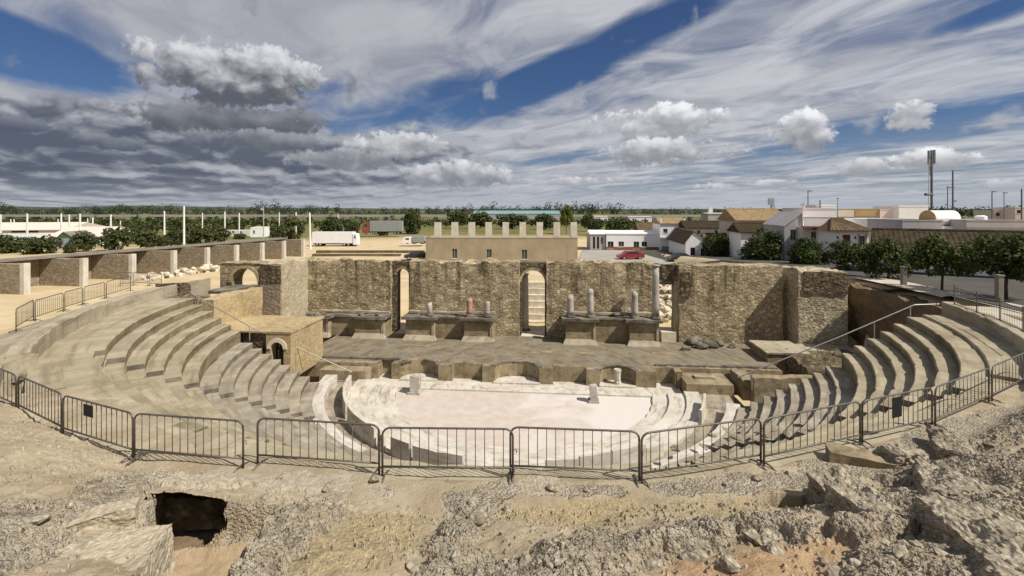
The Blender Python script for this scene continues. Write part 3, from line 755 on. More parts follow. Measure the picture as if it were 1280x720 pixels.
tag(obj('stage_wing', MB().box(-13.9, -10.62, -0.5, 0.52, -0.2, 0.95), 'podium'), 'low stone block at the left end of the stage front', 'block')
tag(obj('block_slab', rough_box(11.2, 12.5, 0.2, 0.75, 0.903, 1.03, 0.15, 0.03, 0.03, 3), 'outer_wall'), 'small flat slab lying on the right stage block', 'slab')
for px, py, h, w, lab in ((519, 491, 1.15, 0.30, 'small weathered stone altar on the left edge of the orchestra'), (742, 502, 1.05, 0.22, 'short standing stone stump on the right edge of the orchestra')):
    p = atz(px, py, 0.0); t = empty('altar', p, lab, 'altar')
    obj('shaft', rough_box(p.x - w, p.x + w, p.y - w, p.y + w, p.z, p.z + h, 0.12, 0.04, 0.06, px), 'column_stone', t)
    obj('base', MB().box(p.x - w - .1, p.x + w + .1, p.y - w - .1, p.y + w + .1, p.z, p.z + 0.14), 'column_stone', t)
p = aty(772, 486, 0.85); p.z = 0.20
m = MB(); m.lathe([(0.26, 0), (0.24, 0.15), (0.2, 0.2), (0.22, 0.8), (0.27, 0.85), (0.25, 0.98)], p, 10)
tag(obj('pedestal', m, 'marble'), 'white marble pedestal standing in the right curved niche', 'pedestal')

# ------------------------------------------------------------------ stage wall
YW = 8.6
fr = empty('stage_wall', (0, YW, 1.1), 'tall ruined brown rubble stage wall with three doorways', 'ruin wall')
def wx(px, y=YW): return aty(px, 380, y).x
ZT = 7.48
segs = [(385, 488, 0.0, 'rubble'), (512, 649, 0.0, 'rubble'), (683, 823, 0.0, 'rubble')]
for i, (a, b, dy, mt) in enumerate(segs):
    obj('wall_block', rough_box(wx(a), wx(b), YW + dy, YW + 1.5, 0.9, ZT, 0.22, 0.06, 0.17, 11 + i), mt, fr)
obj('wall_block', rough_box(wx(849, 8.0), 20.1, 8.0, 9.6, 0.9, 7.42, 0.3, 0.06, 0.10, 15), 'rubble', fr)
# doorways: set-back panels over the openings; their darker rubble paints in the recess shade
def door(pa, pb, oa, ob, ytop, y, mt, z1):
    x0, x1, o0, o1 = wx(pa, y), wx(pb, y), wx(oa, y), wx(ob, y)
    rr = (o1 - o0) / 2; zt = aty((oa + ob) / 2, ytop, y).z
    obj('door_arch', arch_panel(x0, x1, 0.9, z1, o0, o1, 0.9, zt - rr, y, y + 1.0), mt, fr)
    m = MB(); n = 12; cx = (o0 + o1) / 2
    for i in range(n):
        a, b = math.pi * i / n, math.pi * (i + 1) / n
        m.prism([(cx - k * math.cos(w), y - 0.05, zt - rr + k * math.sin(w)) for k, w in ((rr, a), (rr, b), (rr + .22, b), (rr + .22, a))], (0, 0.3, 0))
    obj('arch_ring', m, 'rubble', fr)
    obj('threshold', MB().box(o0, o1, y - 0.5, y + 1.2, 1.0, 1.22), 'limestone', fr)
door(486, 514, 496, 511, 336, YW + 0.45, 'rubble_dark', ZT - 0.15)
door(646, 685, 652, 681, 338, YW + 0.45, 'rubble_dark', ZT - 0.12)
# broken right doorway: ragged lintel and one surviving jamb
obj('broken_lintel', rough_box(wx(823), wx(862), YW - 0.15, YW + 1.1, 5.75, ZT - 0.05, 0.22, 0.10, 0.10, 31, None), 'rubble_dark', fr)
obj('broken_lintel', rough_box(wx(848), wx(860), YW - 0.85, YW - 0.16, 4.9, 6.9, 0.2, 0.10, 0.10, 35, None), 'rubble_dark', fr)
obj('jamb', rough_box(wx(842), wx(850), YW - 0.3, YW + 0.7, 1.0, 6.0, 0.25, 0.05, 0.1, 33), 'rubble_pale', fr)
obj('threshold', MB().box(wx(825), wx(843), YW - 0.6, YW + 1.2, 1.0, 1.95), 'limestone', fr)
# right-hand pier
obj('pier', rough_box(20.6, 24.15, 6.5, 9.4, 0.9, 7.28, 0.3, 0.05, 0.16, 41), 'rubble_pier', fr)
obj('pier_crest', rough_box(20.95, 24.1, 6.40, 6.55, 5.5, 7.2, 0.22, 0.04, 0.1, 43), 'rubble_dark', fr)
obj('pier', rough_box(-21.3, -19.6, 4.5, 9.9, 1.0, 7.55, 0.3, 0.05, 0.14, 45), 'rubble_pale', fr)
obj('pier_shade_face', rough_box(-21.32, -19.62, 4.36, 4.52, 1.0, 5.9, 0.25, 0.015, 0.05, 46), 'portico_stone', fr)  # front sheets in darker stone: shade of the pier's front put into colour
obj('pier_shade_face', rough_box(-21.32, -19.64, 4.40, 4.52, 5.98, 7.5, 0.2, 0.04, 0.1, 47), 'rubble_dark', fr)
# side arch at the far left
t = empty('side_archway', (-23, 5, 3.3), 'brown masonry archway at the left end of the stage wall', 'archway')
xa, xb = wx(291, 4.7), wx(323, 4.7)
obj('arch_panel', arch_panel(-24.9, -21.34, 3.0, 7.5, xa, xb, 5.5, 6.05, 4.6, 5.9), 'rubble', t)
obj('arch_crest', rough_box(-24.95, -21.36, 4.55, 5.95, 7.505, 7.62, 0.25, 0.05, 0.06, 49), 'rubble', t)
m = MB(); cx, rr = (xa + xb) / 2, (xb - xa) / 2
for i in range(12):
    a, b = math.pi * i / 12, math.pi * (i + 1) / 12
    m.prism([(cx - k * math.cos(w), 4.5, 6.05 + k * math.sin(w)) for k, w in ((rr + .02, a), (rr + .02, b), (rr + .26, b), (rr + .26, a))], (0, 0.2, 0))
obj('arch_ring', m, 'brick_tan', t)

# podia with their columns
def podium(name, xs, ztop, yb, yfr, label, seed):
    """xs: pixel columns of the projecting bays (a, b) and the recess between; front at yfr"""
    (a0, a1), (b0, b1) = xs
    X = lambda p: wx(p, yfr)
    t = empty(name, ((X(a0) + X(b1)) / 2, yfr, 1.16), label, 'podium')
    for i, (p, q) in enumerate((xs)):
        m = rough_box(X(p), X(q), yfr, yb, 1.1, ztop, 0.3, 0.025, 0.02, seed + i); obj('bay', m, 'podium', t)
        mm = MB()                                                   # sloping plinth
        x0, x1 = X(p) - 0.22, X(q) + 0.22
        mm.add([(x0, yfr - .32, 1.163), (x1, yfr - .32, 1.163), (x1, yfr + .2, 1.163), (x0, yfr + .2, 1.163),
                (x0 + .2, yfr - .04, 1.55), (x1 - .2, yfr - .04, 1.55), (x1 - .2, yfr + .2, 1.55), (x0 + .2, yfr + .2, 1.55)],
               [(0, 3, 2, 1), (4, 5, 6, 7), (0, 1, 5, 4), (1, 2, 6, 5), (2, 3, 7, 6), (3, 0, 4, 7)])
        obj('plinth', mm, 'outer_wall', t)
        obj('cornice', rough_box(X(p) - .3, X(q) + .3, yfr - .3, yb, ztop + 0.02, ztop + 0.24, 0.22, 0.05, 0.05, seed + 5 + i), 'dark_trim', t)
        obj('corner_strip', MB().box(X(q) - 0.16, X(q) + 0.05, yfr - 0.07, yfr + 0.3, 1.5, ztop), 'outer_wall', t)
    obj('recess', rough_box(X(a1) - .02, X(b0) + .02, yfr + 0.7, yb, 1.1, ztop - 0.02, 0.3, 0.02, 0.02, seed + 9), 'podium', t)
    obj('cornice', rough_box(X(a1) + .2, X(b0) - .2, yfr + .5, yb, ztop + 0.03, ztop + 0.20, 0.25, 0.04, 0.05, seed + 11), 'dark_trim', t)
    obj('rear_ledge', rough_box(X(a0) - .1, X(b1) + .1, yb - .45, yb - 0.04, ztop + 0.26, ztop + 0.45, 0.3, 0.03, 0.05, seed + 13), 'outer_wall', t)
    return t
podium('stage_podium', ((392, 410), (444, 479)), 2.72, 8.55, 7.0, 'stone podium on the stage nearest the left pier, without columns', 60)
podium('stage_podium', ((507, 542), (580, 615)), 2.82, 8.55, 6.85, 'middle stone podium on the stage carrying three short column stumps', 80)
podium('stage_podium', ((707, 744), (787, 823)), 2.98, 8.55, 6.75, 'stone podium on the stage nearest the right doorway carrying four columns', 100)
def column(px, ytop, zb, y, r, mat, label, broken=True):
    b = aty(px, 390, y); b.z = zb; zt = aty(px, ytop, y).z - zb
    t = empty('column', b, label, 'column', 'columns on the stage podia')
    m = MB(); n = 16
    prof = [(r * 1.04, 0.2)] + [(r * (1.04 - 0.12 * i / 5), 0.2 + (zt - 0.2) * i / 5) for i in range(1, 6)]
    m.lathe(prof, b, n)
    if broken:                                                     # slanted broken top
        k0 = len(prof) * n - n
        for i in range(n):
            x, y_, z = m.v[k0 + i]; m.v[k0 + i] = (x, y_, z - 0.22 * r / 0.25 * (0.5 + 0.5 * math.sin(2 * math.pi * i / n + px)))
    obj('shaft', m, mat, t, True)
    m = MB(); m.lathe([(r * 1.5, 0), (r * 1.55, 0.07), (r * 1.4, 0.12), (r * 1.3, 0.15), (r * 1.38, 0.2), (r * 1.08, 0.23)], b, n); obj('base', m, 'dark_trim', t, True)
    if not broken:
        m = MB(); m.lathe([(r * 0.93, zt - 0.02), (r * 1.25, zt + 0.06), (r * 1.25, zt + 0.12)], b, n); obj('astragal', m, 'column_stone', t, True)
column(537, 378, 3.06, 7.3, 0.22, 'column_stone', 'grey column stump at the left end of the middle podium')
column(587, 372, 3.06, 7.3, 0.25, 'column_pink', 'reddish column stump on the middle podium')
column(609, 376, 3.06, 7.3, 0.23, 'column_stone', 'pale column stump at the right end of the middle podium')
column(713, 368, 3.22, 7.2, 0.27, 'column_stone', 'short grey column beside the central doorway')
column(738, 361, 3.22, 7.2, 0.26, 'column_stone', 'slim grey column, second on the right podium')
column(793.5, 363, 3.22, 7.2, 0.26, 'column_stone', 'grey column with slanted broken top next to the tallest column')
column(819.5, 333, 3.22, 7.2, 0.29, 'column_stone', 'tallest pale marble column beside the broken right doorway', False)
for px, y, s in ((395, 7.4, .32), (388, 7.3, .4), (452, 7.3, .36), (474, 7.4, .33), (405, 7.6, .25)):
    p = aty(px, 385, y); p.z = 2.95
    o = inst('fallen_drum', rock_mesh('fallen_drum', px, 'dark_trim', 2, 0.7), None, p, (0, 0, px), (s * 1.3, s, s))
    tag(o, 'dark weathered stone fragment lying on the left podium cornice', 'stone', 'fragments on the left podium')
# glimpsed through the central door: column and limestone steps
t = empty('rear_steps', (0.9, 15, 1.2), 'pale limestone stepped wall seen through the central doorway', 'steps')
xa, xb = wx(650, 14), wx(684, 14)
for i in range(7):
    obj('step', rough_box(xa - 1.5, xb + 1.5, 12.6 + 0.55 * i, 16.6, 1.0 if i == 0 else 1.0 + 0.52 * i + 0.003, 1.52 + 0.52 * i, 0.35, 0.02, 0.03, 120 + i), 'limestone', t)
column(656, 343, 1.15, 10.6, 0.34, 'limestone', 'pale smooth column standing just behind the central doorway', False)

# ------------------------------------------------------------------ left side passage block and analemma
t = empty('passage_block', (-17.5, -0.5, 1.5), 'tan stone block with a small arched opening beside the left seats', 'block')
obj('arch_front', arch_panel(-16.3, -14.66, 1.4, 3.98, -15.98, -15.12, 1.4, 3.0, -2.75, -2.15), 'brick_tan', t)
obj('side_wall', rough_box(-15.15, -14.65, -2.14, 1.5, 1.0, 3.98, 0.3, 0.02, 0.02, 150), 'brick_tan', t)
obj('rear_core', rough_box(-20.5, -15.16, -1.2, 1.5, 1.0, 3.97, 0.4, 0.02, 0.02, 151), 'brick_tan', t)
obj('top_slab', rough_box(-20.6, -14.6, -2.8, 1.6, 3.985, 4.1, 0.3, 0.03, 0.03, 152), 'brick_tan', t)
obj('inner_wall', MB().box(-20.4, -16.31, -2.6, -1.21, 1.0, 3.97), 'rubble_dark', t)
m = MB()
for i in range(12):
    a, b = math.pi * i / 12, math.pi * (i + 1) / 12
    m.prism([(-15.55 - k * math.cos(w), -2.82, 3.0 + k * math.sin(w)) for k, w in ((.43, a), (.43, b), (.68, b), (.68, a))], (0, 0.12, 0))
obj('arch_ring', m, 'limestone', t)
obj('gate_bar', MB().tube([(-15.6, -2.5, 1.4), (-15.6, -2.5, 2.9)], 0.03), 'rail_steel', t)
t = empty('analemma_block', (-22, 0, 3), 'tan end wall of the left seating with dark rubble front', 'wall')
obj('lit_wall', rough_box(-21.2, -20.3, -2.2, 3.1, 3.0, 5.95, 0.3, 0.03, 0.08, 160), 'brick_tan', t)
obj('rubble_front', rough_box(-24.2, -21.22, -2.75, -1.2, 3.0, 6.05, 0.3, 0.06, 0.12, 161), 'rubble_dark', t)
obj('cap_slab', rough_box(-23.3, -21.3, 1.2, 4.2, 5.7, 5.95, 0.3, 0.06, 0.06, 162), 'dark_trim', t)
tag(obj('stone_stub', rough_box(-25.4, -23.6, -1.1, -0.1, 5.6, 6.75, 0.2, 0.07, 0.12, 163), 'rubble_dark'), 'small dark rubble stub behind the upper end of the left handrail', 'stone')
# right passage ruin
t = empty('passage_ruin', (19, 2, 0), 'low ruined passage walls between the right seats and the pier', 'ruin')
obj('capped_wall', rough_box(17.0, 19.8, 3.3, 6.3, 0.0, 1.75, 0.35, 0.03, 0.03, 170), 'podium', t)
obj('cap_slab', rough_box(16.9, 19.9, 3.2, 6.4, 1.77, 1.89, 0.35, 0.03, 0.02, 171), 'outer_wall', t)
obj('low_ledge', rough_box(19.95, 24.0, 4.6, 6.45, 0.0, 1.7, 0.3, 0.03, 0.03, 177), 'outer_wall', t)
obj('rubble_core', rough_box(18.2, 23.0, 0.3, 4.5, 0.0, 1.75, 0.25, 0.12, 0.2, 172), 'rubble_dark', t)
obj('low_wall', rough_box(14.2, 20.5, -1.6, -0.9, 0.0, 1.7, 0.3, 0.06, 0.12, 173), 'podium', t)
obj('cross_wall', rough_box(13.8, 14.6, -0.8, 1.4, 0.0, 1.3, 0.3, 0.06, 0.1, 174), 'podium', t)
o = obj('earth_bank', rough_box(25.3, 26.4, -4.2, 9.3, 0.5, 5.95, 0.35, 0.16, 0.12, 175), 'bank_earth'); o['kind'] = 'structure'
o = obj('earth_bank', rough_box(24.3, 25.8, 8.2, 12.5, 0.5, 5.9, 0.4, 0.16, 0.12, 176), 'bank_earth'); o['kind'] = 'structure'
for px, py, z, s in ((868, 428, 1.3, .55), (885, 431, 1.3, .5), (900, 430, 1.3, .42), (876, 422, 2.0, .45), (893, 423, 1.9, .4), (858, 436, 1.25, .3), (915, 433, 1.25, .3)):
    p = atz(px, py, z); p.z = 1.16 + s * 0.4
    o = inst('stone_block', rock_mesh('stone_block', px, 'dark_trim', 2, 0.8, 0.2), None, p, (0, 0, px), (s * 1.5, s, s))
    tag(o, 'grey weathered block heaped on the stage beside the broken doorway', 'stone', 'blocks heaped on the stage')

# handrails
def rail(label, pts, posts):
    t = empty('handrail', pts[0] - Vector((0, 0, .9)), label, 'handrail')
    obj('rail', MB().tube(pts, 0.035, 6), 'rail_steel', t)
    for p, h in posts: obj('post', MB().tube([p, p - Vector((0, 0, h))], 0.03, 6), 'rail_steel', t)
A, B = atz(243, 369, 6.9), pol(0, 0)
a0, a1 = Vector((-22.2, -2.9, 7.0)), Vector((-11.6, -0.9, 1.95))
rail('thin metal handrail sloping down past the arched block on the left', [aty(243, 369, -2.7), aty(312, 408, -2.9), aty(440, 465, -0.9)], [(aty(258, 377.5, -2.8), .9), (aty(312, 408, -2.9), .9), (aty(349, 424, -2.3), .5), (aty(437, 463.5, -0.95), .9)])
rail('thin metal handrail sloping up along the end of the right seats', [aty(922, 472, -3.6), aty(1045, 423, -4.2), aty(1143, 381, -4.4), aty(1174, 380, -4.4)], [(aty(940, 465, -3.7), 1.0), (aty(1022, 432, -4.1), 1.0), (aty(1093, 402, -4.3), 1.0), (aty(1138, 383, -4.4), 1.0)])

# ------------------------------------------------------------------ crowd barriers
def barrier_proto(L=2.55, H=1.06):
    t = empty('crowd_barrier', (0, 0, 0)); r = 0.022; c = 0.16; zb = 0.24
    x = L / 2
    path = [(-x, 0, 0.0), (-x, 0, H - c)] + [(-x + c - c * math.cos(w), 0, H - c + c * math.sin(w)) for w in (0.4, 0.8, 1.2)] + [(-x + c, 0, H), (x - c, 0, H)] + \
           [(x - c + c * math.sin(w), 0, H - c + c * math.cos(w)) for w in (0.4, 0.8, 1.2)] + [(x, 0, H - c), (x, 0, 0.0)]
    obj('frame', MB().tube(path, r, 7), 'steel', t, True, True)
    obj('bottom_rail', MB().tube([(-x, 0, zb), (x, 0, zb)], r * 0.95, 7), 'steel', t, True, True)
    bar = mesh_of('bar', *(lambda m: (m.v, m.f))(MB().tube([(0, 0, zb), (0, 0, H)], 0.009, 5)), 'steel', True)
    n = 13
    for i in range(n): inst('bar', bar, t, (-x + L * (i + 1) / (n + 1), 0, 0))
    foot = mesh_of('foot', *(lambda m: (m.v, m.f))(MB().tube([(0, -0.26, 0.02), (0, -0.1, 0.07), (0, 0.1, 0.07), (0, 0.26, 0.02)], 0.018, 6)), 'steel', True)
    for sx in (-x + 0.06, x - 0.06): inst('foot', foot, t, (sx, 0, 0))
    hk = mesh_of('hook', *(lambda m: (m.v, m.f))(MB().tube([(0, 0, 0.62), (0.07, 0, 0.64), (0.07, 0, 0.56)], 0.01, 5)), 'steel', True)
    inst('hook', hk, t, (x, 0, 0))
    return t
proto = barrier_proto()
bars = [((-45, 486), (20, 516)), ((23, 517), (77, 545)), ((79, 547), (166, 575)), ((168, 575), (304, 587)), ((322, 582), (474, 593)), ((478, 597), (641, 599)),
        ((638, 596), (799, 603)), ((802, 606), (951, 582)), ((955, 584), (1075, 556)), ((1078, 556), (1165, 535)), ((1169, 535), (1236, 505)), ((1240, 503), (1296, 474))]
barlabs = ['steel crowd barrier cut off by the left edge of the photo']  + ['steel crowd barrier, %s from the left in the front row' % ORD[i] for i in range(1, 11)] + ['steel crowd barrier cut off by the right edge of the photo']
barlabs[2] = 'steel crowd barrier with a small black plate on its top rail, left'
barlabs[3] = 'steel crowd barrier just right of the one with the black plate'
barlabs[9] = 'steel crowd barrier with a dark plate hanging in its bars, right'
def place_barrier(o, a, b, label, group):
    d = b - a; o.location = (a + b) / 2; o.rotation_euler[2] = math.atan2(d.y, d.x); o.scale = (d.length_2d if hasattr(d, 'length_2d') else math.hypot(d.x, d.y)) / 2.55, 1, 1
    o.rotation_euler[1] = -math.atan2(d.z, math.hypot(d.x, d.y))
    tag(o, label, 'barrier', group)
BLIST = []
for i, ((xa, ya), (xb, yb)) in enumerate(bars):
    o = copy_tree(proto)
    place_barrier(o, atz(xa, ya, 6.21), atz(xb, yb, 6.21), barlabs[i], 'crowd barriers along the front of the seating')
    BLIST.append(o)
for i, x in ((2, -0.25), (9, -0.1)):
    m = MB().box(x - 0.17, x + 0.17, -0.035, -0.022, 0.72 if i == 2 else 0.5, 1.0); obj('plate', m, 'sign_black', BLIST[i], False, True)
back = [((20, 415), (42, 401)), ((44, 402), (79, 390)), ((81, 389), (103, 382)), ((105, 381), (131, 374)), ((133, 373), (163, 364)), ((150, 358), (166, 357.5)), ((167, 357), (185, 357.5)), ((187, 358), (202, 359))]
for i, ((xa, ya), (xb, yb)) in enumerate(back):
    o = copy_tree(proto); zz = 6.3 if i < 5 else 5.9
    place_barrier(o, atz(xa, ya, zz), atz(xb, yb, zz), 'small distant steel barrier, %s from the left behind the left ring wall' % ORD[i], 'barriers behind the left ring wall')
for c in list(proto.children): bpy.data.objects.remove(c)
bpy.data.objects.remove(proto)
# fence on the right ring wall
pts = [atz(px, py, 6.8) for px, py in ((1193, 383), (1221, 394), (1250, 404), (1279, 418), (1310, 436))]
for i in range(len(pts) - 1):
    a, b = pts[i], pts[i + 1]
    t = empty('railing', a, 'dark steel railing panel, %s from the trees on the right ring wall' % ORD[i], 'railing', 'railing panels on the right ring wall')
    u = Vector((0, 0, 1))
    obj('post', MB().tube([a, a + u * 1.15], 0.03), 'steel', t)
    obj('top_rail', MB().tube([a + u * 1.0, b + u * 1.0], 0.02), 'steel', t); obj('bottom_rail', MB().tube([a + u * 0.15, b + u * 0.15], 0.02), 'steel', t)
    for k in range(1, 14): p = a.lerp(b, k / 14); obj('bar', MB().tube([p + u * 0.15, p + u * 1.0], 0.008, 4), 'steel', t)

# ------------------------------------------------------------------ foreground ruins
def base_z(r, phi=0.0): return 6.24 + 0.36 * np.maximum(0, r - 22.9) * sstep(r, 22.6, 24.2) * (1 - sstep(-np.asarray(phi), 22, 40))
def gp(px, py):
    lo, hi = 3.0, 30.0
    for _ in range(40):
        d = (lo + hi) / 2; p = at(px, py, d)
        if p.z > float(base_z(np.hypot(p.x, p.y), math.degrees(math.atan2(p.x, -p.y)))): lo = d
        else: hi = d
    return p
# capsules: (pixel ends), half width m, height m, rubble, mortar, straw, orange earth
FEAT = [((60, 655), (165, 598), .50, .26, 1, 0, 0, 0), ((-20, 705), (45, 640), .55, .32, 1, 0, 0, 0), ((60, 690), (150, 640), .45, .10, .2, .5, 0, 0),
        ((205, 602), (300, 598), .32, .30, .3, .8, 0, 0), ((300, 600), (430, 606), .30, .28, .25, .8, 0, 0), ((340, 625), (425, 622), .22, .20, .5, .3, 0, 0),
        ((300, 730), (395, 640), .36, .42, 1, 0, 0, 0), ((430, 700), (480, 650), .9, .02, 0, 0, 1, 0), ((460, 607), (482, 612), .18, .26, .4, .6, 0, 0),
        ((555, 730), (590, 640), .38, .34, 1, .1, 0, 0), ((575, 625), (620, 612), .35, .28, 1, 0, 0, 0), ((630, 650), (770, 640), .6, .04, 0, 0, 1, 0),
        ((640, 735), (760, 690), .62, .52, 1, 0, 0, 0), ((770, 690), (880, 668), .50, .48, 1, 0, 0, 0), ((640, 607), (700, 606), .24, .26, .5, .7, 0, 0),
        ((715, 612), (760, 612), .22, .22, 1, .2, 0, 0), ((830, 608), (1000, 600), .26, .34, 1, .1, 0, 0), ((840, 640), (930, 634), .4, .03, 0, 0, .9, 0),
        ((930, 662), (1000, 672), .34, .42, 1, 0, 0, 0), ((900, 715), (1080, 690), .8, .02, 0, 0, 0, 1), ((1030, 590), (1120, 650), .55, .45, 1, 0, 0, 0),
        ((1060, 670), (1130, 650), .35, .50, 1, 0, 0, 0), ((1130, 590), (1290, 600), .85, .45, 1, 0, 0, 0), ((1180, 560), (1300, 520), .8, .42, 1, .1, 0, 0),
        ((1100, 715), (1300, 690), .6, .30, 1, 0, 0, .3), ((1150, 640), (1290, 640), .7, .45, 1, 0, 0, 0)]
TR = [gp(184, 616), gp(345, 630), gp(285, 745), gp(160, 745)]                 # sunken pit
PIT2 = (gp(992, 627), 0.62, 0.36)
def inpoly(X, Y, P):
    d = np.full(X.shape, -9.0); n = len(P); s = 0
    dist = np.full(X.shape, 9.0); ins = np.ones(X.shape, bool)
    for i in range(n):
        a, b = P[i], P[(i + 1) % n]; ex, ey = b.x - a.x, b.y - a.y; L = math.hypot(ex, ey)
        c = (ex * (Y - a.y) - ey * (X - a.x)) / L
        dist = np.minimum(dist, -c if False else np.abs(c)); ins &= (c < 0) if SGN < 0 else (c > 0)
    return np.where(ins, dist, -1)
_c = sum((p for p in TR), Vector()) / 4
SGN = 1 if ((TR[1].x - TR[0].x) * (_c.y - TR[0].y) - (TR[1].y - TR[0].y) * (_c.x - TR[0].x)) > 0 else -1
HS = 0.5
def ruin_h(X, Y):
    r = np.hypot(X, Y); phi = np.degrees(np.arctan2(X, -Y))
    z = base_z(r, phi)
    z = z + 0.3 * sstep(phi, 22, 34) * sstep(r, 22.7, 23.8) - 0.55 * sstep(-phi, 34, 46) * sstep(r, 23.5, 26) - 3.0 * sstep(-phi, 30, 44) * sstep(r, 27, 38)
    ed = sstep(r, 22.55, 23.3)
    z = z - 0.085 * (1 - sstep(r + 0.25 * fbm(X * 1.1, Y * 1.1, None, 91, 3), 21.65, 22.0))
    z = z - 0.5 * sstep(-phi, 36, 39) * (1 - sstep(r, 23.5, 23.9))
    z = z + fbm(X * 0.7, Y * 0.7, None, 5, 4) * 0.10 * ed + fbm(X * 4, Y * 4, None, 6, 4) * 0.022 * np.maximum(ed, 0.35)
    jx, jy = fbm(X * 2.2, Y * 2.2, None, 21, 4) * 0.16, fbm(X * 7, Y * 7, None, 22, 3) * 0.07
    ru = np.zeros_like(X); mo = ru.copy(); sw = ru.copy(); og = ru.copy(); hh = ru.copy()
    for (a, b, w, h, k1, k2, k3, k4) in FEATW:
        ex, ey = b.x - a.x, b.y - a.y; L2 = ex * ex + ey * ey
        t = np.clip(((X - a.x) * ex + (Y - a.y) * ey) / L2, 0, 1)
        d = np.hypot(X - a.x - t * ex, Y - a.y - t * ey) + jx + jy
        s = 1 - d / (w * 1.18)
        f = sstep(s, 0.0, 0.42) * (0.75 + 0.25 * sstep(s, 0.2, 0.9))
        hh = np.maximum(hh, HS * h * f)
        m = sstep(s, 0.02, 0.12)
        ru = np.maximum(ru, k1 * m); mo = np.maximum(mo, k2 * m); sw = np.maximum(sw, k3 * sstep(s, 0, 0.5)); og = np.maximum(og, k4 * sstep(s, 0, 0.5))
    wx_, wy_ = X + fbm(X * 3, Y * 3, None, 31, 3) * 0.08, Y + fbm(X * 3, Y * 3, None, 37, 3) * 0.08
    f1, f2, c1 = worley(wx_ * 5.4, wy_ * 6.2, 3); g1, g2, c2 = worley(wx_ * 13, wy_ * 15, 8); k1_, k2_, c3 = worley(wx_ * 25, wy_ * 27, 12)
    e1 = sstep(f2 - f1, 0.0, 0.16); e2 = sstep(g2 - g1, 0.0, 0.2); e3 = sstep(k2_ - k1_, 0, .25)
    tilt = (wx_ * 5.4 - np.floor(wx_ * 5.4) - .5) * (c2 - .5)
    st = (e1 * (0.15 + 0.85 * c1 ** 1.6)) * 0.062 + e2 * (0.2 + 0.8 * c2) * 0.028 + e3 * c3 * 0.010 + tilt * 0.03
    rub = np.maximum(ru, 0.35 * mo)
    big = fbm(X * 1.6, Y * 1.6, None, 71, 4)
    z = z + hh * ed * (1 + 0.35 * big) + (st - 0.05) * rub * ed
    pick = (1 - rub) * (c2 > 0.86) * sstep(0.45 - g1, 0, 0.2) * 0.05 * ed      # loose pebbles elsewhere
    z = z + pick
    hue = np.clip(0.55 * c1 + 0.45 * c2 + 0.12 * big - 0.1 * (1 - e2), 0, 1)
    ru = np.maximum(ru, (pick > 0.012) * 0.8)
    # pits
    P = inpoly(X + jx * 0.5, Y + jx * 0.5, TR)
    floor = base_z(np.full_like(r, np.hypot(TR[0].x, TR[0].y))) - 1.05 + 0.03 * fbm(X * 3, Y * 3, None, 44, 3)
    k = sstep(P, 0.0, 0.16)
    z = np.where(P > 0, z * (1 - k) + np.minimum(z, floor + 0.22 * sstep(-P, -0.5, -0.05)) * k, z)
    ru = np.where(P > 0.22, 0.0, np.where(P > 0, 0.75, ru)); mo = np.where(P > 0.06, 0.0, mo); og = np.where(P > 0.06, 0.45, og)
    c, ax, ay = PIT2
    q = np.hypot((X - c.x) / ax, (Y - c.y) / ay) + jx * 0.8
    kk = 1 - sstep(q, 0.85, 1.0); z = z - 1.7 * kk
    return z, ru, mo, sw, og, hue, P
FEATW = [(gp(*a), gp(*b), w, h, k1, k2, k3, k4) for a, b, w, h, k1, k2, k3, k4 in FEAT]
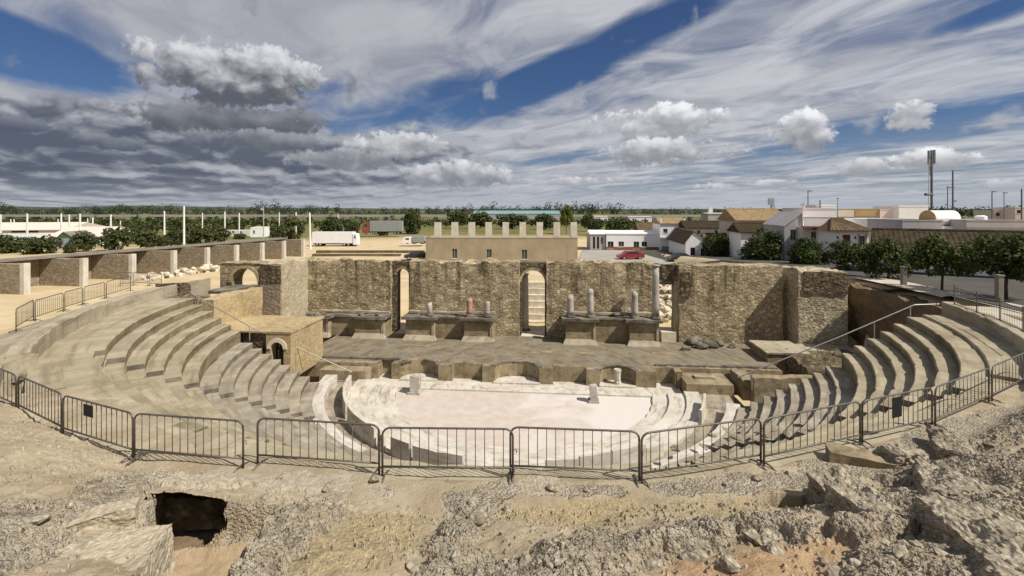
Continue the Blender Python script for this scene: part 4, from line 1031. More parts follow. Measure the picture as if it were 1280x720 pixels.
def build_ruin():
    rs = np.concatenate([np.arange(21.55, 27.6, 0.022), np.arange(27.7, 44, 0.5)])
    ph = np.concatenate([np.arange(-52, -38, 0.5), np.arange(-38, 40, 0.052), np.arange(40.5, 49, 0.8)])
    rr, pp = np.meshgrid(rs, np.radians(ph), indexing='ij'); X, Y = rr * np.sin(pp), -rr * np.cos(pp)
    z, ru, mo, sw, og, hue, P = ruin_h(X, Y)
    lim = CAM.z - 1.5 - 0 * X
    nr, npn = X.shape
    co = np.stack([X, Y, z], -1).reshape(-1, 3)
    i, j = np.meshgrid(np.arange(nr - 1), np.arange(npn - 1), indexing='ij'); a = (i * npn + j).ravel()
    q = np.stack([a, a + 1, a + npn + 1, a + npn], -1)
    # open the mouth of the vault in the pit's rear wall
    zf = co[:, 2][q]; steep = (zf.max(1) - zf.min(1)) > 0.16
    e = (TR[1] - TR[0]); L = math.hypot(e.x, e.y); cx = co[q].mean(1)
    tt = ((cx[:, 0] - TR[0].x) * e.x + (cx[:, 1] - TR[0].y) * e.y) / L / L
    off = np.abs((cx[:, 0] - TR[0].x) * e.y - (cx[:, 1] - TR[0].y) * e.x) / L
    Pf = P.ravel()[q].max(1); kill = (Pf > 0.0) & (Pf < 0.24) & (tt + 0.10 * vnoise(cx[:, 2] * 4.5, cx[:, 0] * 0, None, 5) > 0.05) & (tt + 0.16 * vnoise(cx[:, 2] * 5.5, cx[:, 0] * 0, None, 6) < 0.50) & (off < 0.45)
    q = q[~kill]
    me = bpy.data.meshes.new('ruin_ground')
    me.vertices.add(len(co)); me.vertices.foreach_set('co', co.ravel())
    me.loops.add(q.size); me.loops.foreach_set('vertex_index', q.ravel().astype(np.int32))
    me.polygons.add(len(q)); me.polygons.foreach_set('loop_start', (np.arange(len(q)) * 4).astype(np.int32))
    me.update(calc_edges=True); me.validate()
    for nm, ch in (('stuff', (ru, mo, sw)), ('hue', (hue, og, og * 0))):
        at_ = me.attributes.new(nm, 'FLOAT_COLOR', 'POINT')
        at_.data.foreach_set('color', np.stack([c.ravel() for c in ch] + [np.ones(co.shape[0])], -1).ravel().astype(np.float32))
    me.shade_flat(); me.materials.append(MATS['ruin_ground'])
    o = bpy.data.objects.new('terrain', me); COL.objects.link(o); o['kind'] = 'structure'
    if me.polygons[0].normal.z < 0: me.flip_normals()
    nz = np.empty(len(me.polygons) * 3, np.float32); me.polygons.foreach_get('normal', nz)
    me.polygons.foreach_set('use_smooth', np.abs(nz[2::3]) < 0.35)
build_ruin()
def ruin_z(x, y): return float(ruin_h(np.array([x]), np.array([y]))[0][0])
# vault cavity behind the pit
def cavity():
    a, b = TR[0], TR[0].lerp(TR[1], 0.66); e = (b - a); e.z = 0; L = e.length; u = e.normalized(); n = Vector((-u.y, u.x, 0))
    if n.dot(FWD) < 0: n = -n
    zt = base_z(np.hypot(a.x, a.y)); z0, z1 = zt - 1.15, zt + 0.02
    t = empty('vault_opening', a + u * L / 2 + Vector((0, 0, z0 - a.z)), 'dark collapsed vault opening in the rear wall of the sunken pit', 'vault')
    o = Vector((a.x, a.y, 0)) + n * 0.05
    def wall(nm, p, ax, ay, az, mt, seed):
        m = rough_box(0, ax.length, 0, ay.length, 0, az.length, 0.12, 0.07, 0.06, seed)
        A, B_, C_ = ax.normalized(), ay.normalized(), az.normalized()
        m.v = [tuple(p + A * v[0] + B_ * v[1] + C_ * v[2]) for v in m.v]; obj(nm, m, mt, t)
    Z = Vector((0, 0, 1)); S = 0.40
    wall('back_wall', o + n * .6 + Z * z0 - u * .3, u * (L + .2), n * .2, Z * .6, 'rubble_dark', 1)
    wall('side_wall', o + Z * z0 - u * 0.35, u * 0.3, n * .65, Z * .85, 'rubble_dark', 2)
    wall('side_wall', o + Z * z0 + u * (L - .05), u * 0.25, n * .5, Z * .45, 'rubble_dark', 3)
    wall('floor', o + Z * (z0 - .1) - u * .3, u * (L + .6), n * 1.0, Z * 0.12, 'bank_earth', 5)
# dressed slab beside the pit and larger blocks
def roughen(o, a=0.05, f=5.0):
    me = o.data; n = len(me.vertices); co = np.empty(n * 3); me.vertices.foreach_get('co', co); nr = np.empty(n * 3); me.vertices.foreach_get('normal', nr)
    co = co.reshape(-1, 3); nr = nr.reshape(-1, 3); X, Y, Z_ = co.T
    k = fbm(X * f, Y * f, Z_ * f, 61, 3) * a + np.abs(vnoise(X * f * 3, Y * f * 3, Z_ * f * 3, 66)) * a * 0.7 + fbm(X * 1.4, Y * 1.4, Z_ * 1.4, 68, 2) * a * 1.3
    co += nr * k[:, None]; me.vertices.foreach_set('co', co.ravel()); me.update()
    return o
def block(px, py, size, rot, label, mat, sink=0.25, tilt=(0, 0), seed=0, res=0.1, amp=0.05, name='stone_block', group=None):
    p = gp(px, py); z = ruin_z(p.x, p.y)
    m = rough_box(-size[0] / 2, size[0] / 2, -size[1] / 2, size[1] / 2, 0, size[2], res, amp, amp, seed + px)
    M = Matrix.Translation((p.x, p.y, z - sink)) @ Matrix.Rotation(R(rot), 4, 'Z') @ Matrix.Rotation(R(tilt[0]), 4, 'X') @ Matrix.Rotation(R(tilt[1]), 4, 'Y')
    o = obj(name, m, mat, None); me = o.data
    o.location = (0, 0, 0)
    off = np.array([tuple(v) for v in m.v]); lo, hi = off.min(0), off.max(0)
    me.transform(Matrix.Translation(((lo[0] + hi[0]) / 2, (lo[1] + hi[1]) / 2, lo[2])))
    o.matrix_world = M; roughen(o, 0.055 if mat == 'boulder' else 0.03)
    return tag(o, label, 'stone block', group)
rubble('dressed_stone', (0.27, 0.22, 0.15), (0.40, 0.34, 0.245), (0.52, 0.455, 0.345), (0.36, 0.30, 0.21), 16.0, 0.0, 0.03, 0.5)
rubble('boulder', (0.14, 0.115, 0.082), (0.32, 0.275, 0.205), (0.52, 0.465, 0.365), (0.20, 0.165, 0.12), 13.0, 0.0, 0.05, 0.15)
cavity()
def ledge(A, B, width, height, label, mat, seed, sink=0.3, slope=0.0, res=0.07, amp=0.05):
    """block whose near-left top edge runs from pixel A to pixel B, reaching width metres to the right/back"""
    a, b = gp(*A), gp(*B); u = (b - a); u.z = 0; L = u.length; u.normalize(); n = Vector((-u.y, u.x, 0))
    if n.dot(RGT + FWD * .4) < 0: n = -n
    za, zb = ruin_z(a.x, a.y), ruin_z(b.x, b.y)
    m = rough_box(0, L, 0, width, 0, 1, res * 0.55, amp, amp * 0.5, seed)
    vs = []
    for x, y, z in m.v:
        z0 = za + (zb - za) * x / L; top = z0 + height + slope * y; p = Vector((a.x, a.y, 0)) + u * x + n * y
        vs.append((p.x, p.y, z0 - sink + z * (top - z0 + sink)))
    m.v = vs
    return tag(roughen(obj('stone_block', m, mat), 0.07), label, 'stone block')
block(122, 700, (1.30, 1.05, 0.62), 24, 'pale dressed stone slab at the left rim of the sunken pit', 'dressed_stone', 0.60, (-4, -3), 1, 0.04, 0.05)
block(95, 655, (1.5, 0.40, 0.30), 33, 'long pale slab cracked along its length above the dressed stone, left foreground', 'dressed_stone', 0.25, (-4, -5), 2, 0.04, 0.06)
block(1072, 577, (1.2, 0.5, 0.34), -16, 'tan flat-topped block just outside the right barriers', 'podium', 0.16, (0, 3), 3, 0.1, 0.02)
ledge((1096, 572), (1122, 590), 0.75, 0.26, 'squarish dark-faced block behind the tan flat-topped block', 'boulder', 4)
ledge((1160, 552), (1172, 578), 1.05, 0.32, 'large dark-faced block below the right barriers', 'boulder', 5)
ledge((1150, 655), (1255, 745), 1.3, 0.26, 'big tilted slab in the right corner with a dark undercut face', 'boulder', 6, 0.5, -0.05, 0.06, 0.08)
ledge((1150, 600), (1158, 640), 1.2, 0.16, 'rough grey rubble ledge behind the big tilted slab', 'boulder', 7, 0.4, 0.05, 0.06, 0.09)
block(1085, 640, (0.95, 0.7, 0.42), 15, 'grey rubble concrete lump beside the dark hole', 'boulder', 0.28, (-5, 6), 7, 0.035, 0.08)
block(1046, 622, (0.7, 0.55, 0.34), 10, 'rubble concrete lump overhanging the dark hole', 'boulder', 0.16, (8, -10), 8, 0.035, 0.08)
block(960, 676, (0.6, 0.42, 0.34), 30, 'rounded grey rubble lump on the orange earth', 'boulder', 0.22, (5, 5), 9, 0.035, 0.07)
# loose stones
RK = [rock_mesh('loose_stone', 300 + i, 'boulder', 2, 0.62, 0.3) for i in range(6)]
rnd = random.Random(11)
spots = [(598, 664), (575, 705), (523, 712), (545, 690), (600, 700), (560, 640), (585, 628), (470, 604), (480, 610), (1023, 698), (975, 690), (1050, 712), (905, 700), (915, 710), (870, 695), (857, 660),
         (1075, 705), (1120, 700), (1140, 690), (820, 700), (700, 720), (655, 715), (760, 660), (640, 640), (350, 600), (250, 596), (120, 660), (90, 640), (40, 660), (330, 690), (370, 660), (400, 640),
         (735, 612), (690, 614), (850, 612), (905, 606), (950, 600), (985, 594), (1190, 590), (1240, 575), (1260, 540), (1222, 520), (1180, 620), (1250, 640), (1180, 705), (1100, 680), (1060, 655), (1010, 650), (200, 592), (410, 612)]
for i, (px, py) in enumerate(spots):
    p = gp(px + rnd.uniform(-6, 6), py + rnd.uniform(-3, 3)); s = rnd.uniform(0.06, 0.13) * (1.25 if i % 7 == 0 else 1)
    o = inst('loose_stone', RK[i % 6], None, (p.x, p.y, ruin_z(p.x, p.y) + s * 0.2), (rnd.uniform(-.4, .4), rnd.uniform(-.4, .4), rnd.uniform(0, 6)), (s * 1.3, s, s))
    zone = 'left of the sunken pit' if px < 200 else 'between the sunken pit and the dry grass' if px < 440 else 'on the rubble strip right of the dry grass' if px < 625 else 'on the broad central rubble ridge' if px < 880 and py > 640 else 'along the barriers right of centre' if py < 640 and px < 1000 else 'on the orange earth' if px < 1110 else 'in the right corner rubble'
    tag(o, 'small loose angular stone ' + zone, 'stone', 'loose stones ' + zone)
# eroded rubble on the near-right seats
spots = [(872, 538), (890, 545), (912, 540), (930, 533), (948, 541), (968, 536), (985, 543), (1003, 531), (860, 552), (900, 556), (880, 560), (940, 552), (1020, 538), (845, 560), (960, 550), (920, 548)]
for i, (px, py) in enumerate(spots):
    p = atz(px, py, 2.6); rr = p.xy.length
    zz = next((z for r_, z, _ in ROWS if rr >= r_), 0.9)
    p = atz(px, py, zz + .05); s = rnd.uniform(.12, .22)
    o = inst('fallen_stone', RK[i % 6], None, (p.x, p.y, p.z + s * .25), (rnd.uniform(-.4, .4), rnd.uniform(-.4, .4), rnd.uniform(0, 6)), (s * 1.6, s, s * .55))
    tag(o, 'broken stone lying on the eroded right seat rows', 'stone', 'broken stones on the right seats')

# ================================================================== BEYOND THE THEATRE
UZ = Vector((0, 0, 1))
# ------------------------------------------------------------------ portico on the left
P0, P8 = atz(107, 357, 3.35), atz(380, 320, 3.35)
def on_row(px):
    u = (px - CX) / F; dr = FWD + RGT * u; e = P8 - P0
    t = (dr.x * (P0.y - CAM.y) - dr.y * (P0.x - CAM.x)) / (dr.y * e.x - dr.x * e.y)
    return P0 + e * t
pil = [34, 107, 167.5, 219, 260.5, 297, 329, 356, 380]
for i, px in enumerate(pil):
    p = on_row(px); z = 3.25
    t = empty('portico_wall', (p.x - 2.6, p.y, z), 'brown stone cross wall with white end pillar, %s from the left in the long portico' % ORD[i], 'wall', 'cross walls of the portico')
    obj('wall', rough_box(p.x - 5.2, p.x - 0.34, p.y - 0.4, p.y + 0.4, z - 0.3, z + 3.12, 0.5, 0.02, 0.03, 200 + i), 'portico_stone', t)
    obj('pillar', MB().box(p.x - 0.33, p.x + 0.13, p.y - 0.42, p.y + 0.2, z - 0.3, z + 3.2), 'pillar_white', t)
pa, pb = on_row(-30), on_row(384)
t = empty('portico_roof', ((pa.x + pb.x) / 2 - 3, (pa.y + pb.y) / 2, 6.5), 'long thin weathered concrete roof slab on the portico walls', 'roof')
for i in range(len(pil)):
    a = on_row(pil[i - 1]) if i else pa; b = on_row(pil[i])
    m = MB(); m.prism([(a.x - 5.6, a.y + .36, 6.46), (a.x - 3.4, a.y + .36, 6.46), (b.x - 3.4, b.y + .36, 6.46), (b.x - 5.6, b.y + .36, 6.46)], (0, 0, 0.2 + 0.004 * i))
    obj('roof_slab', m, 'slab_roof', t)
m = MB(); m.prism([(pa.x - 5.6, pa.y, 3.0), (pa.x - 5.25, pa.y, 3.0), (pb.x - 5.25, pb.y, 3.0), (pb.x - 5.6, pb.y, 3.0)], (0, 0, 3.44))
tag(obj('portico_rear_wall', m, 'portico_stone'), 'shaded rear wall of the long portico behind the cross walls', 'wall')
rnd = random.Random(5)
SP = [rock_mesh('pale_stone', 400 + i, 'stone_pale', 1, 0.8, 0.3) for i in range(5)]
for i in range(70):
    f = i / 69; px = 172 + 104 * f + rnd.uniform(-2, 2); p = on_row(px); p = p + Vector((1.6 + rnd.uniform(-.6, 1.6), -1.5 + rnd.uniform(-1, 1), 0))
    s = rnd.uniform(.3, .6); p.z = 3.3 + s * .3 + rnd.choice((0, 0, .45))
    tag(inst('pale_stone', SP[i % 5], None, p, (rnd.uniform(-.5, .5), 0, rnd.uniform(0, 6)), (s * 1.3, s, s)), 'cream limestone block in the heap along the portico', 'stone', 'pale stones heaped along the portico')
for i in range(46):
    p = aty(rnd.uniform(822, 846), 380, 13 + rnd.uniform(0, 6)); s = rnd.uniform(.25, .55)
    p.z = 1.2 + max(0, (p.y - 12.5)) * 0.62 + rnd.uniform(-.1, .2)
    tag(inst('pale_stone', SP[i % 5], None, p, (rnd.uniform(-.5, .5), rnd.uniform(-.5, .5), rnd.uniform(0, 6)), (s * 1.5, s, s * .8)), 'white stone fragment in the heap seen through the broken right doorway', 'stone', 'stone heap behind the right doorway')
m = MB(); m.prism([(wx(815, 12), 12, 0.9), (wx(815, 12), 20, 0.9), (wx(815, 12), 20, 5.6), ], (4.2, 0, 0))
o = obj('earth_mound', m, 'sand'); o['kind'] = 'structure'
# low sandy bank and kerb walls behind the stage wall on the left
for a, b, py, d, h in ((395, 530, 316.5, 95, 1.0), (390, 500, 320, 88, 0.7)):
    p = at(a, py, d); q = at(b, py, d); z0 = 3.0
    m = MB(); m.obox((p.x, p.y, z0), Vector((q.x - p.x, q.y - p.y, 0)), FWD * 1.0, UZ * (p.z - z0 + h * .5))
    o = obj('low_ruin_wall', m, 'bank_earth' if h < 1 else 'rubble_dark'); tag(o, 'low dark ruined wall line behind the stage wall, %s' % ('nearer' if h < 1 else 'farther'), 'wall')

# ------------------------------------------------------------------ museum-like block with posts
def frame_at(px0, pybase, d): return at(px0, pybase, d)
class Bld:
    """a building whose front faces the viewer's side; pixel rectangles give the facade at distance d"""
    def __init__(s, name, px0, px1, pyt, pyb, d, depth, mat, label, cat='house', group=None, holes=(), skew=None):
        s.d, s.px0, s.pyb, s.px1, s.pyt = d, px0, pyb, px1, pyt
        if skew is None: skew = -0.34 * math.atan(((px0 + px1) / 2 - CX) / F)
        s.depth = depth; c, n = math.cos(skew), math.sin(skew)
        s.U = RGT * c + FWD * n; s.N = FWD * c - RGT * n
        mid = at((px0 + px1) / 2, pyb, d); s.o = mid.copy(); s.o = mid + s.U * s.X(px0); s.o.z = mid.z
        s.w = s.X(px1); s.h = s.Z(pyt)
        s.t = empty(name, s.o + s.U * s.w / 2, label, cat, group)
        s.below = 3.0
        xs = sorted({0.0, s.w} | {s.X(h[0]) for h in holes} | {s.X(h[1]) for h in holes}); zs = sorted({-s.below, s.h} | {s.Z(h[2]) for h in holes} | {s.Z(h[3]) for h in holes})
        m = MB(); H = [(s.X(a), s.X(b), s.Z(q), s.Z(p)) for a, b, p, q, *_ in holes]
        for i in range(len(xs) - 1):
            for k in range(len(zs) - 1):
                cx, cz = (xs[i] + xs[i + 1]) / 2, (zs[k] + zs[k + 1]) / 2
                if any(a < cx < b and p < cz < q for a, b, p, q in H): continue
                m.add([s.P(xs[i], 0, zs[k]), s.P(xs[i + 1], 0, zs[k]), s.P(xs[i + 1], 0, zs[k + 1]), s.P(xs[i], 0, zs[k + 1])], [(0, 1, 2, 3)])
        for a, b, p, q in H:
            v = [(a, p), (b, p), (b, q), (a, q)]
            for i in range(4):
                (x0, z0), (x1, z1) = v[i], v[(i + 1) % 4]
                m.add([s.P(x0, 0, z0), s.P(x1, 0, z1), s.P(x1, .25, z1), s.P(x0, .25, z0)], [(0, 1, 2, 3)])
        w, D, h0, h1 = s.w, depth, -s.below, s.h
        m.add([s.P(0, 0, h0), s.P(0, D, h0), s.P(0, D, h1), s.P(0, 0, h1)], [(0, 1, 2, 3)]); m.add([s.P(w, 0, h0), s.P(w, D, h0), s.P(w, D, h1), s.P(w, 0, h1)], [(0, 1, 2, 3)])
        m.add([s.P(0, D, h0), s.P(w, D, h0), s.P(w, D, h1), s.P(0, D, h1)], [(0, 1, 2, 3)]); m.add([s.P(0, 0, h1), s.P(w, 0, h1), s.P(w, D, h1), s.P(0, D, h1)], [(0, 1, 2, 3)])
        o = obj('wall', m, mat, s.t)
        for hh, (a, b, p, q) in zip(holes, H):
            mt = hh[4] if len(hh) > 4 else 'glass'; nm = 'door' if mt == 'wood_door' else 'window'
            fr_ = MB(); e = min(.07, (b - a) * .1)
            for (x0, x1, z0, z1) in ((a, a + e, p, q), (b - e, b, p, q), (a + e, b - e, p, p + e), (a + e, b - e, q - e, q), ((a + b) / 2 - e / 2, (a + b) / 2 + e / 2, p + e, q - e)):
                fr_.obox(s.P(x0, .12, z0), s.U * (x1 - x0), s.N * .05, UZ * (z1 - z0))
            f = obj(nm, fr_, 'frame_grey' if mt == 'glass' else 'wood_door', s.t)
            obj('pane' if nm == 'window' else 'leaf_panel', MB().obox(s.P(a, .18, p), s.U * (b - a), s.N * .03, UZ * (q - p)), mt, f)
            obj('sill', MB().obox(s.P(a - .08, -.06, p - .1), s.U * (b - a + .16), s.N * .1, UZ * .09), 'cream_wash', f)
    def X(s, px):
        u = (px - CX) / F; rx, ry = s.o - CAM, s.U              # where the sight line at column px meets the facade plane
        a0, b0 = rx.dot(RGT), rx.dot(FWD); a1, b1 = ry.dot(RGT), ry.dot(FWD)
        return (u * b0 - a0) / (a1 - u * b1)
    def Z(s, py): return (s.pyb - py) / F * s.d
    def P(s, x, y, z): return s.o + s.U * x + s.N * y + UZ * z
    def band(s, name, a, b, p, q, mat, proud=.05, thick=None):
        x0, x1, z0, z1 = s.X(a), s.X(b), s.Z(q), s.Z(p)
        return obj(name, MB().obox(s.P(x0, -proud, z0), s.U * (x1 - x0), s.N * (proud - .003 if thick is None else thick), UZ * (z1 - z0)), mat, s.t)
    def parapet(s, hgt=.35, mat='white_wash'):
        m = MB(); t = .2
        m.obox(s.P(-.04, -.04, s.h), s.U * (s.w + .08), s.N * t, UZ * hgt); m.obox(s.P(-.04, s.depth - t, s.h), s.U * (s.w + .08), s.N * t, UZ * hgt)
        m.obox(s.P(-.04, t - .04, s.h), s.U * t, s.N * (s.depth - 2 * t + .04), UZ * hgt); m.obox(s.P(s.w - t + .04, t - .04, s.h), s.U * t, s.N * (s.depth - 2 * t + .04), UZ * hgt)
        obj('parapet', m, mat, s.t)
    def roof_x(s, py_ridge, mat, over=.35, hip=0.0, both=True):
        """ridge parallel to the facade, seen at row py_ridge"""
        zr = CAM.z + (HOR - py_ridge) / F * (s.d + s.depth / 2 * s.N.dot(FWD)) - s.o.z
        th = .16; m = MB(); ov = over
        e0 = s.h - (zr - s.h) * ov / (s.depth / 2)
        n = max(3, int(s.w / .34)); w0, w1 = -ov, s.w + ov
        for sgn in (0, 1):
            y0 = -ov if sgn == 0 else s.depth + ov; yr = s.depth / 2
            A, B = [s.P(w0, y0, e0 + .02), s.P(w1, y0, e0 + .02)], [s.P(w1 - hip, yr, zr), s.P(w0 + hip, yr, zr)]
            m.prism(A + B, UZ * th)
            # cover tiles running down the slope
            for i in range(n):
                f = (i + .5) / n; a = A[0].lerp(A[1], f); b = B[1].lerp(B[0], f)
                if sgn == 0: m.tube([a + UZ * (th - .02), b + UZ * (th - .02)], .075, 5)
        m.add([s.P(w0, -ov, e0 + .02), s.P(w0 + hip, s.depth / 2, zr), s.P(w0, s.depth + ov, e0 + .02)], [(0, 1, 2)]); m.add([s.P(w1, -ov, e0 + .02), s.P(w1 - hip, s.depth / 2, zr), s.P(w1, s.depth + ov, e0 + .02)], [(0, 1, 2)])
        if not hip:
            g_ = MB(); g_.add([s.P(0, 0, s.h), s.P(0, s.depth / 2, zr), s.P(0, s.depth, s.h)], [(0, 1, 2)]); g_.add([s.P(s.w, 0, s.h), s.P(s.w, s.depth / 2, zr), s.P(s.w, s.depth, s.h)], [(0, 1, 2)])
            obj('gable', g_, 'white_wash', s.t)
        r_ = obj('roof', m, mat, s.t)
        obj('ridge', MB().tube([s.P(w0 + hip, s.depth / 2, zr + th), s.P(w1 - hip, s.depth / 2, zr + th)], .16, 6), mat, r_)
    def roof_y(s, py_apex, mat, wall='white_wash', over=.2, apex=.5):
        """gable facing the viewer"""
        za = s.Z(py_apex); xa = s.w * apex
        obj('gable', MB().prism([s.P(0, 0, s.h), s.P(s.w, 0, s.h), s.P(xa, 0, za)], s.N * .25), wall, s.t)
        m = MB()
        for x, sg in ((0, -1), (s.w, 1)):
            ex = x + sg * over; ez = s.h - over * (za - s.h) / max(.1, abs(xa - x))
            m.prism([s.P(ex, -.15, ez), s.P(xa, -.15, za), s.P(xa, s.depth + .2, za), s.P(ex, s.depth + .2, ez)], UZ * .16)
        obj('roof', m, mat, s.t)

B = Bld('post_block', 532, 722, 298, 330, 75, 9, 'tan_render', 'flat tan building with nine square posts on its roof behind the stage wall', 'building', skew=0.0,
        holes=[(565, 571.5, 311, 323), (608, 614.5, 311.5, 324), (652, 659, 312, 324)])
B.parapet(.12, 'tan_render')
for i in range(9):
    px = 546.5 + 21.4 * i; x = B.X(px)
    obj('post', MB().obox(B.P(x - .5, .25, B.h + .01), B.U * 1.0, B.N * .8, UZ * (2.5)), 'pillar_white', B.t)

# ------------------------------------------------------------------ village
B = Bld('long_low_house', 758, 824, 293, 313, 100, 9, 'white_wash', 'long low white house with a red-brown base band near the red car', 'house', holes=[(759.5, 767, 302, 311), (773, 780, 302, 308.5), (792, 799, 302, 311), (802, 809, 302, 308.5)])
B.band('base_band', 758, 824, 308.6, 313, 'brick_band'); B.roof_x(289.5, 'white_wash', .1)
B = Bld('low_shed', 738, 757, 293, 312, 101, 8, 'grey_or_shade_wash', 'pale low building end with dark doors left of the long low house', 'building', holes=[(741, 744, 296, 311, 'dark_opening'), (746, 749, 296, 311, 'dark_opening'), (751, 753.5, 296, 305)])
B.roof_x(289, 'white_wash', .15)
B = Bld('corner_house', 825, 857, 280, 313, 98, 8, 'white_wash', 'two storey white house with ochre roof edge and grey shutter below', 'house', holes=[(829, 834.5, 286, 291.5), (844.5, 850.5, 285, 296), (840, 854, 300.5, 312, 'shed_blue')])
B.band('ledge', 825.5, 857, 296.6, 297.8, 'grey_or_shade_wash', .5, .5); B.band('awning', 838, 856, 298.2, 300, 'grey_or_shade_wash', 1.0, 1.0); B.band('base_band', 827, 839.5, 308, 313, 'shed_blue')
B.roof_x(272.5, 'tile_ochre', .2)
for a, b in ((825.2, 827.6), (854.6, 857)): B.band('corner_post', a, b, 273, 280, 'white_wash', .1, .5)
B = Bld('brown_roof_house', 799, 822, 288, 300, 112, 8, 'grey_or_shade_wash', 'small house with a weathered grey-brown roof behind the long low house', 'house', holes=[(804, 807, 290, 295)]); B.roof_x(279, 'tile_brown', .3)
B = Bld('tiled_house', 858, 914, 285.5, 306, 92, 8, 'white_wash', 'white house with mossy brown tile roof right of the corner house', 'house', holes=[(871.5, 875.5, 288, 293), (893, 897.5, 287.5, 292.5)]); B.roof_x(277.5, 'tile_moss', .3)
B = Bld('gabled_house', 857, 886, 303, 327, 80, 14, 'white_wash', 'white gabled house with dark doors and a brown roof below the village', 'house', holes=[(863, 869, 309.5, 321, 'dark_opening'), (876, 880, 310.5, 322, 'dark_opening')]); B.roof_y(290, 'tile_brown', 'white_wash', .3, .35)
B = Bld('low_annex', 886, 930, 306, 327, 81, 8, 'white_wash', 'white wall with dark brown roof beside the gabled house, behind a tree', 'house'); B.roof_x(293, 'tile_brown', .3)
B = Bld('tall_ochre_roof_house', 921, 985, 276, 300, 78, 11, 'cream_wash', 'large house with a bright ochre tiled roof', 'house'); B.roof_x(262.5, 'tile_ochre', .3)
B = Bld('mossy_roof_house', 926, 981, 290.5, 318, 70, 6, 'white_wash', 'white house with low mossy roof in front of the ochre roofed house', 'house'); B.roof_x(280.5, 'tile_moss', .3)
B = Bld('grey_gable_house', 980.5, 1003, 283, 318, 62, 8, 'grey_or_shade_wash', 'narrow grey house with a sloping gable and tall shuttered window', 'house', holes=[(988, 995.5, 287, 306)]); B.roof_y(266.5, 'grey_or_shade_wash', 'grey_or_shade_wash', .1, .95)
B.band('balcony', 985, 999, 299.5, 306.5, 'frame_grey', .5, .04)
B = Bld('balcony_house', 1003.5, 1040, 284, 322, 60, 9, 'cream_wash', 'cream house with a white balcony and two tall dark windows', 'house', holes=[(1014, 1021, 290, 304), (1024, 1031.5, 290.5, 305)])
B.band('balcony_slab', 1001, 1034, 282.4, 284, 'red_brown', .9, .9); B.band('balcony_wall', 1002, 1034, 273.2, 282.3, 'white_wash', .9, .12)
Bu = Bld('white_upper_house', 1004, 1046, 262, 284, 66, 8, 'white_wash', 'plain white upper storey with pinkish parapet behind the balcony house', 'building'); Bu.parapet(.25, 'pink_wash'); Bu.band('cornice', 1004, 1046, 271.6, 272.6, 'red_brown', .1)
Bs = Bld('stair_turret', 1024, 1045, 257.5, 266, 72, 5, 'white_wash', 'small white stair turret above the balcony house', 'building'); Bs.parapet(.2)
B = Bld('porch_house', 1041.5, 1086, 288, 322, 55, 7, 'white_wash', 'white house with hipped brown roof, red door and wall lamps', 'house', holes=[(1053, 1063, 293.5, 309, 'wood_door'), (1074.5, 1081.5, 294.5, 307)])
B.roof_x(275, 'tile_brown', .45, 1.6)
for px in (1047, 1069): B.band('wall_lamp', px - .7, px + .7, 295.5, 298.5, 'sign_black', .12, .1)
B.band('window_trim', 1072.5, 1074.3, 292, 308, 'ochre'); B.band('window_trim', 1081.7, 1083.5, 292, 308, 'ochre')
Bo = Bld('ochre_house', 1046, 1108, 262, 285, 75, 8, 'grey_or_shade_wash', 'building with a wide ochre panel under a flat roof', 'building'); Bo.band('ochre_panel', 1069, 1107, 262.8, 270, 'ochre'); Bo.band('ochre_panel', 1047, 1067, 262.8, 271, 'cream_wash'); Bo.band('cornice', 1046, 1108, 272.3, 273.6, 'brick_band', .15); Bo.parapet(.15, 'ochre')
B = Bld('white_block', 1123.5, 1160, 258.5, 285, 72, 8, 'white_wash', 'plain tall white block left of the white tank', 'building'); B.parapet(.2)
B = Bld('grey_party_house', 1100, 1124, 262, 285, 74, 8, 'pink_wash', 'greyish pink block between the ochre panel and the tall white block', 'building'); B.parapet(.1, 'pink_wash')
B = Bld('white_side_house', 1087, 1142, 275, 318, 60, 7, 'white_wash', 'broad blank white wall right of the porch house', 'building'); B.parapet(.12)
B = Bld('shade_wall_house', 1128, 1178, 276, 305, 52, 8, 'grey_or_shade_wash', 'white plastered wall coloured grey for shade, with three small vents below the white tank', 'building', holes=[(1136, 1139, 285.5, 288, 'dark_opening'), (1142, 1145, 285.5, 288, 'dark_opening'), (1148, 1151, 285.5, 288, 'dark_opening')]); B.parapet(.1, 'grey_or_shade_wash')  # white wall in shade, its shade painted as grey plaster
B = Bld('white_terrace', 1178, 1210, 283, 305, 53, 7, 'white_wash', 'white terrace wall under the tank', 'building')
B = Bld('shade_terrace_house', 1208, 1300, 276, 305, 50, 8, 'grey_or_shade_wash', 'long white terrace wall, coloured grey for shade, at the right edge of the village', 'building'); B.parapet(.1, 'grey_or_shade_wash'); B.band('cornice', 1208, 1300, 284, 285, 'frame_grey', .06)  # grey colour stands in for shade on a white terrace wall
for (a, b, p, q, d, lab) in ((1243, 1268, 263.5, 277, 120, 'small pale flat block with two dark windows behind the terrace'), (1269, 1295, 260, 277, 115, 'tan flat block at the right edge behind the terrace')):
    B = Bld('far_flat', a, b, p, q, d, 8, 'cream_wash' if a < 1260 else 'pink_wash', lab, 'building', holes=[(a + 2, a + 7, p + 2.5, p + 6.5, 'dark_opening'), (a + 13, a + 19, p + 2.5, p + 6.5, 'dark_opening')]); B.parapet(.2, 'cream_wash')
